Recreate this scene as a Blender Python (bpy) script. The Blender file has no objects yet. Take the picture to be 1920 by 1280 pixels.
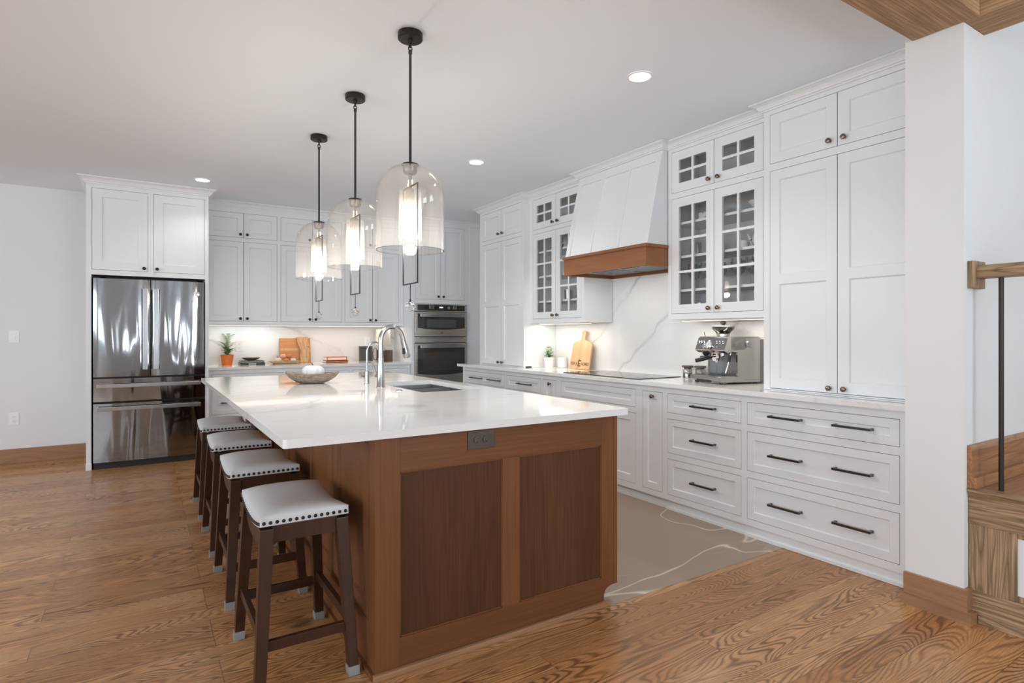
import bpy, bmesh, math, random
from mathutils import Vector, Matrix
random.seed(7)
SC = bpy.context.scene
COL = SC.collection
PI = math.pi

# ------------------------------------------------------------------ camera
cd = bpy.data.cameras.new('camera'); cam = bpy.data.objects.new('camera', cd); COL.objects.link(cam)
cam.location = (0, 0, 1.265)
cam.rotation_euler = (PI / 2, 0, -math.atan((960 - 268) / 1091))
cd.sensor_width = 36; cd.lens = 1091 / 1920 * 36; cd.shift_y = -14 / 1920; cd.clip_start = 0.02
SC.camera = cam
# ------------------------------------------------------------------ world, exposure
w = bpy.data.worlds.new('world'); SC.world = w; w.use_nodes = True
w.node_tree.nodes['Background'].inputs[0].default_value = (0.86, 0.93, 1.0, 1)
w.node_tree.nodes['Background'].inputs[1].default_value = 1.2
SC.view_settings.view_transform = 'Standard'; SC.view_settings.look = 'None'
SC.view_settings.gamma = 1; SC.view_settings.use_curve_mapping = False
SC.view_settings.exposure = 0.15
SC.cycles.use_denoising = True
SC.cycles.max_bounces = 9; SC.cycles.diffuse_bounces = 5; SC.cycles.glossy_bounces = 4
SC.cycles.transmission_bounces = 6; SC.cycles.transparent_max_bounces = 24
SC.cycles.sample_clamp_indirect = 4; SC.cycles.caustics_reflective = False; SC.cycles.caustics_refractive = False

def light(name, kind, loc, power, color=(1, 1, 1), rot=(0, 0, 0), size=None, size_y=None, spread=None, blend=None, angle=None, shape=None):
    l = bpy.data.lights.new(name, kind); l.energy = power; l.color = color
    if kind == 'AREA':
        l.shape = shape or ('RECTANGLE' if size_y else 'DISK'); l.size = size
        if size_y: l.size_y = size_y
        if spread: l.spread = spread
    elif kind == 'SPOT':
        l.spot_size = angle; l.spot_blend = blend; l.shadow_soft_size = size
    else:
        l.shadow_soft_size = size
    o = bpy.data.objects.new(name, l); COL.objects.link(o); o.location = loc; o.rotation_euler = rot
    return o
CEIL = 2.73
REAR = [(-3.7, 2.4), (-0.47, 0.11), (0.50, 0.13), (0.92, 0.09), (2.5, 1.7)]     # added unseen rear windows, slits for refrigerator streaks: centre x, width
LEFT = [(-2.2, 1.7), (1.0, 1.7), (4.2, 1.9)]                  # added unseen left windows, to let light in: centre y, width
DAY = (0.78, 0.90, 1.0)
for x, wd in REAR:
    light('daylight', 'AREA', (x, -3.93, 1.5), (26 if x < -2 else 84) * wd, DAY, (PI / 2 + .9, 0, 0), wd, 1.6)  # lamps added at the made-up rear windows, tilted up to brighten the ceiling
for y, wd in LEFT:
    light('daylight', 'AREA', (-5.43, y, 1.5), 84, DAY, (PI / 2 - .5, 0, -PI / 2), wd, 1.8)  # lamps added at the made-up left windows, tilted down

# ------------------------------------------------------------------ node helpers
def new_mat(name):
    m = bpy.data.materials.new(name); m.use_nodes = True
    nt = m.node_tree; nt.nodes.clear()
    out = nt.nodes.new('ShaderNodeOutputMaterial'); b = nt.nodes.new('ShaderNodeBsdfPrincipled')
    nt.links.new(b.outputs[0], out.inputs[0])
    return m, nt, b, out
def N(nt, t, **kw):
    n = nt.nodes.new('ShaderNode' + t)
    for k, v in kw.items(): setattr(n, k, v)
    return n
def setin(nt, sock, v):
    if isinstance(v, bpy.types.NodeSocket): nt.links.new(v, sock)
    else: sock.default_value = v
def math_(nt, op, a, b=0.0, c=None):
    n = N(nt, 'Math', operation=op); setin(nt, n.inputs[0], a); setin(nt, n.inputs[1], b)
    if c is not None: setin(nt, n.inputs[2], c)
    return n.outputs[0]
def ramp(nt, fac, stops, interp='LINEAR'):
    n = N(nt, 'ValToRGB'); cr = n.color_ramp; cr.interpolation = interp
    while len(cr.elements) < len(stops): cr.elements.new(0.5)
    for e, (p, c) in zip(cr.elements, stops):
        e.position = p; e.color = (*c, 1) if len(c) == 3 else c
    setin(nt, n.inputs[0], fac); return n.outputs[0]
def mix(nt, fac, a, b, mode='MIX'):
    n = N(nt, 'Mix', data_type='RGBA', blend_type=mode)
    setin(nt, n.inputs[0], fac)
    for i, v in ((6, a), (7, b)):
        if isinstance(v, tuple) and len(v) == 3: v = (*v, 1)
        setin(nt, n.inputs[i], v)
    return n.outputs[2]
def coords(nt, scale=(1, 1, 1), loc=(0, 0, 0), rot=(0, 0, 0), vec=None):
    if vec is None: vec = N(nt, 'TexCoord').outputs['Object']
    mp = N(nt, 'Mapping'); nt.links.new(vec, mp.inputs[0])
    setin(nt, mp.inputs['Scale'], scale); setin(nt, mp.inputs['Location'], loc); setin(nt, mp.inputs['Rotation'], rot)
    return mp.outputs[0]
def noise(nt, vec, scale=1, detail=2, rough=0.5, dist=0.0):
    n = N(nt, 'TexNoise'); nt.links.new(vec, n.inputs['Vector']); n.inputs['Scale'].default_value = scale
    n.inputs['Detail'].default_value = detail; n.inputs['Roughness'].default_value = rough; n.inputs['Distortion'].default_value = dist
    return n.outputs[0]
def bump(nt, bsdf, h, strength=0.2, dist=0.01):
    n = N(nt, 'Bump'); n.inputs['Strength'].default_value = strength; n.inputs['Distance'].default_value = dist
    nt.links.new(h, n.inputs['Height']); nt.links.new(n.outputs[0], bsdf.inputs['Normal'])
def simple(name, col, rough=0.5, metal=0.0, **kw):
    m, nt, b, o = new_mat(name)
    b.inputs['Base Color'].default_value = (*col, 1); b.inputs['Roughness'].default_value = rough; b.inputs['Metallic'].default_value = metal
    for k, v in kw.items(): b.inputs[k].default_value = v
    # faint mottling keeps the surface from being perfectly uniform
    n = noise(nt, coords(nt), 14, 3)
    nt.links.new(math_(nt, 'MULTIPLY_ADD', n, 0.08, rough - 0.04), b.inputs['Roughness'])
    return m
def emitter(name, col, s):
    m, nt, b, o = new_mat(name); b.inputs['Base Color'].default_value = (*col, 1)
    b.inputs['Emission Color'].default_value = (*col, 1); b.inputs['Emission Strength'].default_value = s
    return m
def thin_glass(name, tint=(1, 1, 1), lo=0.04, hi=0.7, rough=0.0, milk=0.0):
    m = bpy.data.materials.new(name); m.use_nodes = True; nt = m.node_tree; nt.nodes.clear()
    out = N(nt, 'OutputMaterial'); t = N(nt, 'BsdfTransparent'); g = N(nt, 'BsdfGlossy'); mx = N(nt, 'MixShader')
    t.inputs[0].default_value = (*tint, 1); g.inputs['Roughness'].default_value = rough
    lw = N(nt, 'LayerWeight'); lw.inputs[0].default_value = 0.5
    f = math_(nt, 'POWER', lw.outputs['Facing'], 3.5); f = math_(nt, 'MULTIPLY_ADD', f, hi - lo, lo)
    nt.links.new(f, mx.inputs[0]); nt.links.new(t.outputs[0], mx.inputs[1]); nt.links.new(g.outputs[0], mx.inputs[2])
    last = mx.outputs[0]
    if milk:
        tr = N(nt, 'BsdfTranslucent'); tr.inputs[0].default_value = (1, .97, .93, 1); m2 = N(nt, 'MixShader'); m2.inputs[0].default_value = milk
        nt.links.new(last, m2.inputs[1]); nt.links.new(tr.outputs[0], m2.inputs[2]); last = m2.outputs[0]
    nt.links.new(last, out.inputs[0]); return m

def wood(name, base, dark, light_, axis='z', rings=9, rough=0.38, fine=0.35, across=7.0, along=0.9, ringamt=0.5, bumps=0.05, spec=0.5):
    m, nt, b, o = new_mat(name)
    s = {'x': (along, across, across), 'y': (across, along, across), 'z': (across, across, along)}[axis]
    fs = {'x': (3, 130, 130), 'y': (130, 3, 130), 'z': (130, 130, 3)}[axis]
    n1 = noise(nt, coords(nt, s), 1, 2.5, 0.5, 0.4)
    r = math_(nt, 'PINGPONG', math_(nt, 'MULTIPLY', n1, rings), 0.5)
    r = math_(nt, 'MULTIPLY', r, 2)
    band = ramp(nt, r, [(0.0, (1, 1, 1)), (0.35, (0.35,) * 3), (1, (0,) * 3)])
    fn = noise(nt, coords(nt, fs), 1, 2, 0.6)
    broad = noise(nt, coords(nt, tuple(q * 0.35 for q in s)), 1, 2)
    c = mix(nt, ramp(nt, broad, [(0.3, (0,) * 3), (0.7, (1,) * 3)]), base, light_)
    c = mix(nt, math_(nt, 'MULTIPLY', band, ringamt), c, dark)
    c = mix(nt, math_(nt, 'MULTIPLY', ramp(nt, fn, [(0.42, (1,) * 3), (0.6, (0,) * 3)]), fine), c, dark)
    nt.links.new(c, b.inputs['Base Color']); b.inputs['Roughness'].default_value = rough
    b.inputs['Specular IOR Level'].default_value = spec
    bump(nt, b, fn, bumps, 0.002); return m

def oak_floor():
    m, nt, b, o = new_mat('oak_plank_floor')
    v = N(nt, 'TexCoord').outputs['Object']
    br = N(nt, 'TexBrick'); nt.links.new(v, br.inputs['Vector'])
    br.offset = 0.37; br.offset_frequency = 3
    br.inputs['Color1'].default_value = (0, 0, 0, 1); br.inputs['Color2'].default_value = (1, 1, 1, 1)
    br.inputs['Scale'].default_value = 1; br.inputs['Brick Width'].default_value = 1.7; br.inputs['Row Height'].default_value = 0.127
    br.inputs['Mortar Size'].default_value = 0.0009; br.inputs['Mortar Smooth'].default_value = 0.1
    sep = N(nt, 'SeparateColor'); nt.links.new(br.outputs['Color'], sep.inputs[0]); rnd = sep.outputs[0]
    sx = N(nt, 'SeparateXYZ'); nt.links.new(v, sx.inputs[0])
    cx = N(nt, 'CombineXYZ')
    nt.links.new(math_(nt, 'MULTIPLY_ADD', sx.outputs[0], 1.1, math_(nt, 'MULTIPLY', rnd, 53)), cx.inputs[0])
    nt.links.new(math_(nt, 'MULTIPLY_ADD', sx.outputs[1], 7.5, math_(nt, 'MULTIPLY', rnd, 29)), cx.inputs[1])
    nt.links.new(math_(nt, 'MULTIPLY', rnd, 17), cx.inputs[2])
    n1 = noise(nt, cx.outputs[0], 0.8, 1.2, 0.4, 0.15)
    jag = noise(nt, coords(nt, (8, 60, 1), vec=v), 1, 2)
    n1 = math_(nt, 'MULTIPLY_ADD', jag, 0.006, n1)
    r = math_(nt, 'MULTIPLY', math_(nt, 'PINGPONG', math_(nt, 'MULTIPLY', n1, 46), 0.5), 2)
    band = ramp(nt, r, [(0.0, (1,) * 3), (0.22, (0.85,) * 3), (0.5, (0.2,) * 3), (1, (0,) * 3)])
    pore = noise(nt, coords(nt, (4.5, 190, 1), vec=v), 1, 2, 0.6)
    por = ramp(nt, pore, [(0.40, (1,) * 3), (0.56, (0,) * 3)])
    base = ramp(nt, rnd, [(0.0, (0.47, 0.215, 0.080)), (0.35, (0.58, 0.285, 0.115)), (0.7, (0.64, 0.340, 0.150)), (1, (0.53, 0.235, 0.085))])
    c = mix(nt, math_(nt, 'MULTIPLY', math_(nt, 'MULTIPLY', band, ramp(nt, noise(nt, coords(nt, (1.5, 6, 1), vec=v), 1, 2), [(.3, (.35,) * 3), (.65, (1,) * 3)])), 0.92), base, (0.125, 0.050, 0.018))
    c = mix(nt, math_(nt, 'MULTIPLY', por, 0.28), c, (0.14, 0.055, 0.020))
    kn = N(nt, 'TexVoronoi'); nt.links.new(coords(nt, (1.1, 2.6, 1), vec=v), kn.inputs['Vector']); kn.inputs['Scale'].default_value = 1
    k = ramp(nt, kn.outputs['Distance'], [(0.0, (1,) * 3), (0.035, (0.7,) * 3), (0.09, (0,) * 3)])
    c = mix(nt, math_(nt, 'MULTIPLY', k, 0.8), c, (0.05, 0.022, 0.01))
    c = mix(nt, br.outputs['Fac'], c, (0.06, 0.028, 0.012))
    nt.links.new(c, b.inputs['Base Color'])
    nt.links.new(math_(nt, 'MULTIPLY_ADD', por, 0.10, 0.24), b.inputs['Roughness'])
    b.inputs['Coat Weight'].default_value = 0.08; b.inputs['Coat Roughness'].default_value = 0.12; b.inputs['Specular IOR Level'].default_value = 0.25
    bump(nt, b, math_(nt, 'MULTIPLY_ADD', br.outputs['Fac'], -1.0, math_(nt, 'MULTIPLY', pore, 0.25)), 0.12, 0.003)
    return m

def stone(name, base, vein, vs=1.3, width=0.012, amt=0.6, rot=(0, 0, 0), rough=0.08, stretch=(1, 1, 1), cloud=0.05, second=0.35, coat=0.0, warm=None, det=5):
    m, nt, b, o = new_mat(name)
    v = coords(nt, stretch, rot=rot)
    n = noise(nt, v, vs, det, 0.5, 0.6)
    d = math_(nt, 'ABSOLUTE', math_(nt, 'SUBTRACT', n, 0.5))
    n2 = noise(nt, coords(nt, (1, 1, 1), (7.3, 3.1, 5.7)), vs * 0.9, 2)
    fade = ramp(nt, n2, [(0.40, (0,) * 3), (0.62, (1,) * 3)])
    vn = ramp(nt, d, [(0.0, (1,) * 3), (width, (0.35,) * 3), (width * 3, (0,) * 3)])
    d2 = math_(nt, 'ABSOLUTE', math_(nt, 'SUBTRACT', noise(nt, coords(nt, stretch, (3, 9, 2), rot), vs * 2.1, det, 0.55, 0.9), 0.5))
    v2 = ramp(nt, d2, [(0.0, (1,) * 3), (width * 0.8, (0,) * 3)])
    cl = noise(nt, coords(nt), 2.2, 4)
    c = mix(nt, math_(nt, 'MULTIPLY', cl, cloud * 2), base, vein)
    c = mix(nt, math_(nt, 'MULTIPLY', math_(nt, 'MULTIPLY', vn, fade), amt), c, vein)
    c = mix(nt, math_(nt, 'MULTIPLY', math_(nt, 'MULTIPLY', v2, math_(nt, 'SUBTRACT', 1.0, fade)), amt * second), c, warm or vein)
    nt.links.new(c, b.inputs['Base Color']); b.inputs['Roughness'].default_value = rough
    b.inputs['Coat Weight'].default_value = coat; b.inputs['Coat Roughness'].default_value = 0.03
    return m

def steel(name, col=(0.55, 0.55, 0.55), rough=0.25, axis='z', wave=0.0, brush=0.04):
    m, nt, b, o = new_mat(name)
    b.inputs['Base Color'].default_value = (*col, 1); b.inputs['Metallic'].default_value = 1
    s = {'z': (260, 260, 2), 'x': (2, 260, 260)}[axis]
    f = noise(nt, coords(nt, s), 1, 1)
    nt.links.new(math_(nt, 'MULTIPLY_ADD', f, brush * 2, rough - brush), b.inputs['Roughness'])
    if wave:
        h = noise(nt, coords(nt, (3.2, 3.2, 0.55)), 1, 2.0, 0.5, 0.3)
        bump(nt, b, h, 1.0, wave)
    return m

WHITE = simple('cabinet_white_paint', (0.795, 0.81, 0.825), 0.38)
INNER = simple('cabinet_interior_paint', (0.84, 0.84, 0.84), 0.5)
def paint(name, col):
    m, nt, b, o = new_mat(name); b.inputs['Base Color'].default_value = (*col, 1); b.inputs['Roughness'].default_value = 0.85
    bump(nt, b, noise(nt, coords(nt), 220, 3), 0.04, 0.001); return m
WALL = paint('wall_paint', (0.78, 0.78, 0.775)); CEILP = paint('ceiling_paint', (0.83, 0.88, 0.93))
STAIRWALL = paint('stair_wall_paint', (0.70, 0.675, 0.665))
OAKF = oak_floor()
TILE = stone('brown_stone_tile', (0.335, 0.245, 0.180), (0.80, 0.68, 0.55), 0.55, 0.0016, 1.0, rough=0.42, stretch=(1, 1.7, 1), cloud=0.03, second=0.7, rot=(0, 0, 0.5), det=2.6)
QUARTZ = stone('island_quartz', (0.84, 0.835, 0.825), (0.50, 0.47, 0.44), 0.9, 0.008, 0.45, rough=0.07, stretch=(0.55, 1.5, 1), rot=(0, 0, -0.25), cloud=0.02)
def marble():
    m, nt, b, o = new_mat('veined_backsplash')
    v = N(nt, 'TexCoord').outputs['Object']; sx = N(nt, 'SeparateXYZ'); nt.links.new(v, sx.inputs[0])
    L = math_(nt, 'ADD', math_(nt, 'MULTIPLY_ADD', sx.outputs[0], 0.5, math_(nt, 'MULTIPLY', sx.outputs[1], 0.8)), sx.outputs[2])
    n1 = noise(nt, coords(nt, vec=v), 1.6, 4, 0.55); n2 = noise(nt, coords(nt, loc=(4, 2, 9), vec=v), 2.2, 4, 0.6); fade = noise(nt, coords(nt, loc=(1, 7, 3), vec=v), 1.7, 2)
    A = math_(nt, 'PINGPONG', math_(nt, 'MULTIPLY_ADD', n1, 0.42, math_(nt, 'ADD', L, 0.07)), 0.30)
    B = math_(nt, 'PINGPONG', math_(nt, 'MULTIPLY_ADD', n2, 0.7, math_(nt, 'ADD', L, 5.1)), 0.36)
    fA = math_(nt, 'MULTIPLY', ramp(nt, A, [(0.0, (1,) * 3), (0.010, (0.75,) * 3), (0.022, (.16,) * 3), (0.05, (0,) * 3)]), ramp(nt, fade, [(0.38, (0.25,) * 3), (0.58, (1,) * 3)]))
    fB = math_(nt, 'MULTIPLY', ramp(nt, B, [(0.0, (0.8,) * 3), (0.009, (0,) * 3)]), ramp(nt, fade, [(0.40, (.8,) * 3), (0.6, (0.1,) * 3)]))
    c = mix(nt, math_(nt, 'MULTIPLY', fA, 0.6), (0.79, 0.785, 0.775), (0.40, 0.385, 0.37))
    c = mix(nt, math_(nt, 'MULTIPLY', fB, 0.35), c, (0.46, 0.43, 0.40))
    nt.links.new(c, b.inputs['Base Color']); b.inputs['Roughness'].default_value = 0.14; return m
SPLASH = marble()
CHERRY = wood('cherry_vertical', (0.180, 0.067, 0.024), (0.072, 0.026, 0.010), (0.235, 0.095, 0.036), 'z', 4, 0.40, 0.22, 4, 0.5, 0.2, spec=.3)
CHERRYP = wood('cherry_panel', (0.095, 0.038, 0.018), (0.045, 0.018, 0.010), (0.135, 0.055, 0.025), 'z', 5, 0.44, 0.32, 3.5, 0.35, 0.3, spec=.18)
CHERRYX = wood('cherry_horizontal', (0.150, 0.055, 0.020), (0.060, 0.022, 0.009), (0.205, 0.080, 0.030), 'x', 4, 0.40, 0.22, 4, 0.5, 0.25, spec=.3)
HOODW = wood('hood_wood', (0.270, 0.105, 0.038), (0.14, 0.05, 0.02), (0.36, 0.145, 0.055), 'y', 4, 0.4, 0.25, 5, 0.6, 0.2)
STOOLW = wood('stool_walnut', (0.044, 0.017, 0.009), (0.016, 0.007, 0.004), (0.064, 0.025, 0.012), 'z', 4, 0.33, 0.2, 6, 0.8, 0.2, spec=.25)
OAKT = wood('oak_trim', (0.370, 0.190, 0.100), (0.20, 0.09, 0.04), (0.42, 0.225, 0.125), 'x', 7, 0.38, 0.3, 8, 0.8, 0.35)
OAKTY = wood('oak_trim_side', (0.370, 0.190, 0.100), (0.20, 0.09, 0.04), (0.42, 0.225, 0.125), 'y', 7, 0.38, 0.3, 8, 0.8, 0.35)
STAIRH = wood('stair_oak_horizontal', (0.44, 0.290, 0.165), (0.14, 0.083, 0.043), (0.50, 0.345, 0.205), 'y', 16, 0.5, 0.5, 9, 0.7, 0.75, spec=.3)
STAIRX = wood('stair_oak_tread', (0.42, 0.190, 0.075), (0.16, 0.066, 0.026), (0.48, 0.225, 0.092), 'x', 9, 0.30, 0.4, 9, 0.9, 0.55)
STAIRV = wood('stair_oak_vertical', (0.44, 0.290, 0.165), (0.14, 0.083, 0.043), (0.50, 0.345, 0.205), 'z', 16, 0.5, 0.5, 9, 0.7, 0.75, spec=.3)
BEAMX = wood('rough_beam_x', (0.47, 0.280, 0.145), (0.20, 0.11, 0.055), (0.58, 0.36, 0.19), 'x', 8, 0.7, 0.6, 6, 0.7, 0.5, 0.5)
BEAMY = wood('rough_beam_y', (0.47, 0.280, 0.145), (0.20, 0.11, 0.055), (0.58, 0.36, 0.19), 'y', 8, 0.7, 0.6, 6, 0.7, 0.5, 0.5)
MAPLE = wood('maple_board', (0.62, 0.385, 0.205), (0.42, 0.235, 0.11), (0.70, 0.475, 0.28), 'z', 5, 0.5, 0.3, 14, 0.7, 0.4)
CHERRYB = wood('warm_board', (0.60, 0.255, 0.090), (0.40, 0.15, 0.045), (0.66, 0.31, 0.12), 'x', 4, 0.45, 0.3, 9, 0.7, 0.3)
OLIVEW = wood('live_edge_board', (0.58, 0.33, 0.155), (0.30, 0.14, 0.06), (0.70, 0.45, 0.25), 'z', 14, 0.45, 0.3, 9, 1.6, 0.6)
BOWLW = wood('weathered_bowl_wood', (0.285, 0.205, 0.145), (0.075, 0.050, 0.035), (0.46, 0.37, 0.285), 'x', 10, 0.6, 0.4, 16, 4, 0.6)
FRIDGE = steel('brushed_stainless_door', (0.27, 0.27, 0.275), 0.075, 'x', 0.028, 0.015)
STEEL = steel('stainless', (0.41, 0.41, 0.41), 0.22)
OVENS = steel('warm_stainless', (0.50, 0.46, 0.42), 0.28, 'x')
CHROME = steel('satin_chrome', (0.43, 0.425, 0.42), 0.2)
BRIGHT = steel('polished_chrome', (0.82, 0.82, 0.82), 0.07)
SINKM = steel('sink_steel', (0.36, 0.36, 0.365), 0.35)
BLACKM = simple('dark_bronze', (0.035, 0.030, 0.027), 0.42, 0.7)
KNOBM = simple('bronze_knob', (0.20, 0.145, 0.105), 0.25, 1.0)
PULLM = simple('dark_pull_metal', (0.16, 0.145, 0.135), 0.32, 1.0)
BLACK = simple('black_plastic', (0.018, 0.018, 0.018), 0.45)
BLACKG = simple('black_glass', (0.028, 0.024, 0.022), 0.06)
OVENG = simple('smoked_oven_glass', (0.045, 0.038, 0.033), 0.08)
COOKG = simple('cooktop_glass', (0.020, 0.019, 0.018), 0.03)
PLATE = simple('white_plastic', (0.88, 0.88, 0.88), 0.3)
SHADOWC = simple('dark_recess', (0.05, 0.05, 0.05), 0.8)
LEATHER = None
def leather():
    m, nt, b, o = new_mat('grey_leather'); b.inputs['Base Color'].default_value = (0.58, 0.585, 0.59, 1); b.inputs['Roughness'].default_value = 0.42
    vo = N(nt, 'TexVoronoi'); nt.links.new(coords(nt), vo.inputs['Vector']); vo.inputs['Scale'].default_value = 420
    bump(nt, b, vo.outputs['Distance'], 0.12, 0.0008); return m
LEATHER = leather()
GLASS = thin_glass('pendant_glass', (0.992, 0.985, 0.975), 0.05, 0.65, milk=0.022)  # slight translucency puts a warm haze into the dome glass
SLEEVE = thin_glass('frosted_sleeve', (0.99, 0.98, 0.965), 0.05, 0.6, milk=0.15)  # translucency put in to imitate the bloom around the bulb
PANE = thin_glass('cabinet_pane', (0.97, 0.97, 0.97), 0.012, 0.4)
WARE = thin_glass('glassware', (0.90, 0.91, 0.91), 0.20, 0.95, milk=0.12)
def crystal():
    m, nt, b, o = new_mat('crystal'); b.inputs['Base Color'].default_value = (1, 1, 1, 1); b.inputs['Roughness'].default_value = 0.0
    b.inputs['Transmission Weight'].default_value = 1; b.inputs['IOR'].default_value = 1.55; return m
CRYSTAL = crystal()
BULB = emitter('glowing_bulb', (1.0, 0.86, 0.66), 22)
CANL = emitter('recessed_lamp', (1.0, 0.97, 0.93), 14)
STRIP = emitter('led_strip', (1.0, 0.86, 0.70), 1.6)
SKYP = None

# ------------------------------------------------------------------ mesh helpers
class MB:
    def __init__(self): self.bm = bmesh.new()
    def quad(self, pts):
        vs = [self.bm.verts.new(p) for p in pts]; return self.bm.faces.new(vs)
    def hexa(self, p):        # 8 points: bottom ring 0-3, top ring 4-7
        v = [self.bm.verts.new(q) for q in p]
        for f in ((0, 3, 2, 1), (4, 5, 6, 7), (0, 1, 5, 4), (1, 2, 6, 5), (2, 3, 7, 6), (3, 0, 4, 7)):
            self.bm.faces.new([v[i] for i in f])
        return v
    def box(self, x0, x1, y0, y1, z0, z1):
        return self.hexa([(x0, y0, z0), (x1, y0, z0), (x1, y1, z0), (x0, y1, z0), (x0, y0, z1), (x1, y0, z1), (x1, y1, z1), (x0, y1, z1)])
    def fbox(self, F, a0, a1, d0, d1, z0, z1):
        return self.hexa([F(a0, d0, z0), F(a1, d0, z0), F(a1, d1, z0), F(a0, d1, z0), F(a0, d0, z1), F(a1, d0, z1), F(a1, d1, z1), F(a0, d1, z1)])
    def lathe(self, prof, c=(0, 0, 0), seg=24, T=None, cap=True):
        rings = []
        for r, z in prof:
            ring = []
            for i in range(seg):
                a = 2 * PI * i / seg; p = Vector((r * math.cos(a), r * math.sin(a), z))
                if T: p = T @ p
                ring.append(self.bm.verts.new(p + Vector(c)))
            rings.append(ring)
        for A, B in zip(rings, rings[1:]):
            for i in range(seg):
                self.bm.faces.new((A[i], A[(i + 1) % seg], B[(i + 1) % seg], B[i]))
        if cap:
            self.bm.faces.new(rings[0]); self.bm.faces.new(rings[-1])
    def tube(self, pts, r, seg=10, cap=True):
        pts = [Vector(p) for p in pts]; n = len(pts)
        rs = r if isinstance(r, (list, tuple)) else [r] * n
        t = (pts[1] - pts[0]).normalized(); up = Vector((0, 0, 1)) if abs(t.z) < 0.9 else Vector((1, 0, 0))
        u = t.cross(up).normalized(); rings = []
        for i, p in enumerate(pts):
            t2 = (pts[min(i + 1, n - 1)] - pts[max(i - 1, 0)]).normalized()
            u = (u - t2 * u.dot(t2)).normalized(); v = t2.cross(u)
            rings.append([self.bm.verts.new(p + (u * math.cos(2 * PI * k / seg) + v * math.sin(2 * PI * k / seg)) * rs[i]) for k in range(seg)])
        for A, B in zip(rings, rings[1:]):
            for i in range(seg): self.bm.faces.new((A[i], A[(i + 1) % seg], B[(i + 1) % seg], B[i]))
        if cap: self.bm.faces.new(rings[0]); self.bm.faces.new(rings[-1])
    def prism(self, poly, fn, d0, d1):   # poly 2D, fn(p, q, d) -> 3D
        A = [self.bm.verts.new(fn(p, q, d0)) for p, q in poly]; B = [self.bm.verts.new(fn(p, q, d1)) for p, q in poly]
        self.bm.faces.new(A); self.bm.faces.new(B); n = len(poly)
        for i in range(n): self.bm.faces.new((A[i], A[(i + 1) % n], B[(i + 1) % n], B[i]))
    def ball(self, c, r, seg=16, rings=10, sq=(1, 1, 1)):
        m = Matrix.Translation(Vector(c)) @ Matrix.Diagonal((sq[0], sq[1], sq[2], 1))
        bmesh.ops.create_uvsphere(self.bm, u_segments=seg, v_segments=rings, radius=r, matrix=m)
WM = {}
def finish(name, mb, mat, parent=None, smooth=False, bevel=0.0, weld=False, label=None):
    bm = mb.bm
    if weld: bmesh.ops.remove_doubles(bm, verts=bm.verts, dist=1e-5)
    bmesh.ops.recalc_face_normals(bm, faces=bm.faces)
    if bevel:
        bmesh.ops.bevel(bm, geom=[e for e in bm.edges if len(e.link_faces) == 2 and e.calc_face_angle(0) > 0.5], offset=bevel, segments=2, affect='EDGES', profile=0.7)
    if smooth:
        for f in bm.faces: f.smooth = True
        for e in bm.edges:
            if len(e.link_faces) == 2 and e.calc_face_angle(0) > 0.6: e.smooth = False
    if parent is not None:
        M = WM[parent.name]; bm.transform(M.inverted()); loc = None
    else:
        xs = [v.co for v in bm.verts]; lo = [min(c[i] for c in xs) for i in range(3)]; hi = [max(c[i] for c in xs) for i in range(3)]
        loc = Vector(((lo[0] + hi[0]) / 2, (lo[1] + hi[1]) / 2, lo[2])); bmesh.ops.translate(bm, verts=bm.verts, vec=-loc); M = Matrix.Translation(loc)
    me = bpy.data.meshes.new(name); bm.to_mesh(me); bm.free()
    for m in (mat if isinstance(mat, (list, tuple)) else [mat]): me.materials.append(m)
    o = bpy.data.objects.new(name, me); COL.objects.link(o)
    if parent is not None: o.parent = parent
    else: o.location = loc
    WM[o.name] = M
    if label: o['label'] = label
    return o
def tag(o, label, cat, group=None):
    o['label'] = label; o['category'] = cat
    if group: o['group'] = group
    return o
def thing(name, label, cat, loc=(0, 0, 0), group=None):
    o = bpy.data.objects.new(name, None); COL.objects.link(o); o.location = loc; o.empty_display_size = 0.1
    WM[o.name] = Matrix.Translation(Vector(loc)); return tag(o, label, cat, group)
def struct(name, mb, mat, **kw):
    o = finish(name, mb, mat, **kw)
    if not kw.get('parent'): o['kind'] = 'structure'
    return o
def copy_tree(o, parent=None):
    c = o.copy(); COL.objects.link(c)
    if parent is not None: c.parent = parent
    for ch in list(KIDS.get(o.name, [])) or [k for k in o.children]:
        copy_tree(ch, c)
    return c
KIDS = {}
def back(yf): return lambda a, d, z: (a, yf - d, z)
def right(xf): return lambda a, d, z: (xf - d, a, z)
def one(name, mat, fn, parent=None, **kw):
    mb = MB(); fn(mb); return finish(name, mb, mat, parent, **kw)
def bx(name, mat, dims, parent=None, **kw):
    return one(name, mat, lambda m: m.box(*dims), parent, **kw)

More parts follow.
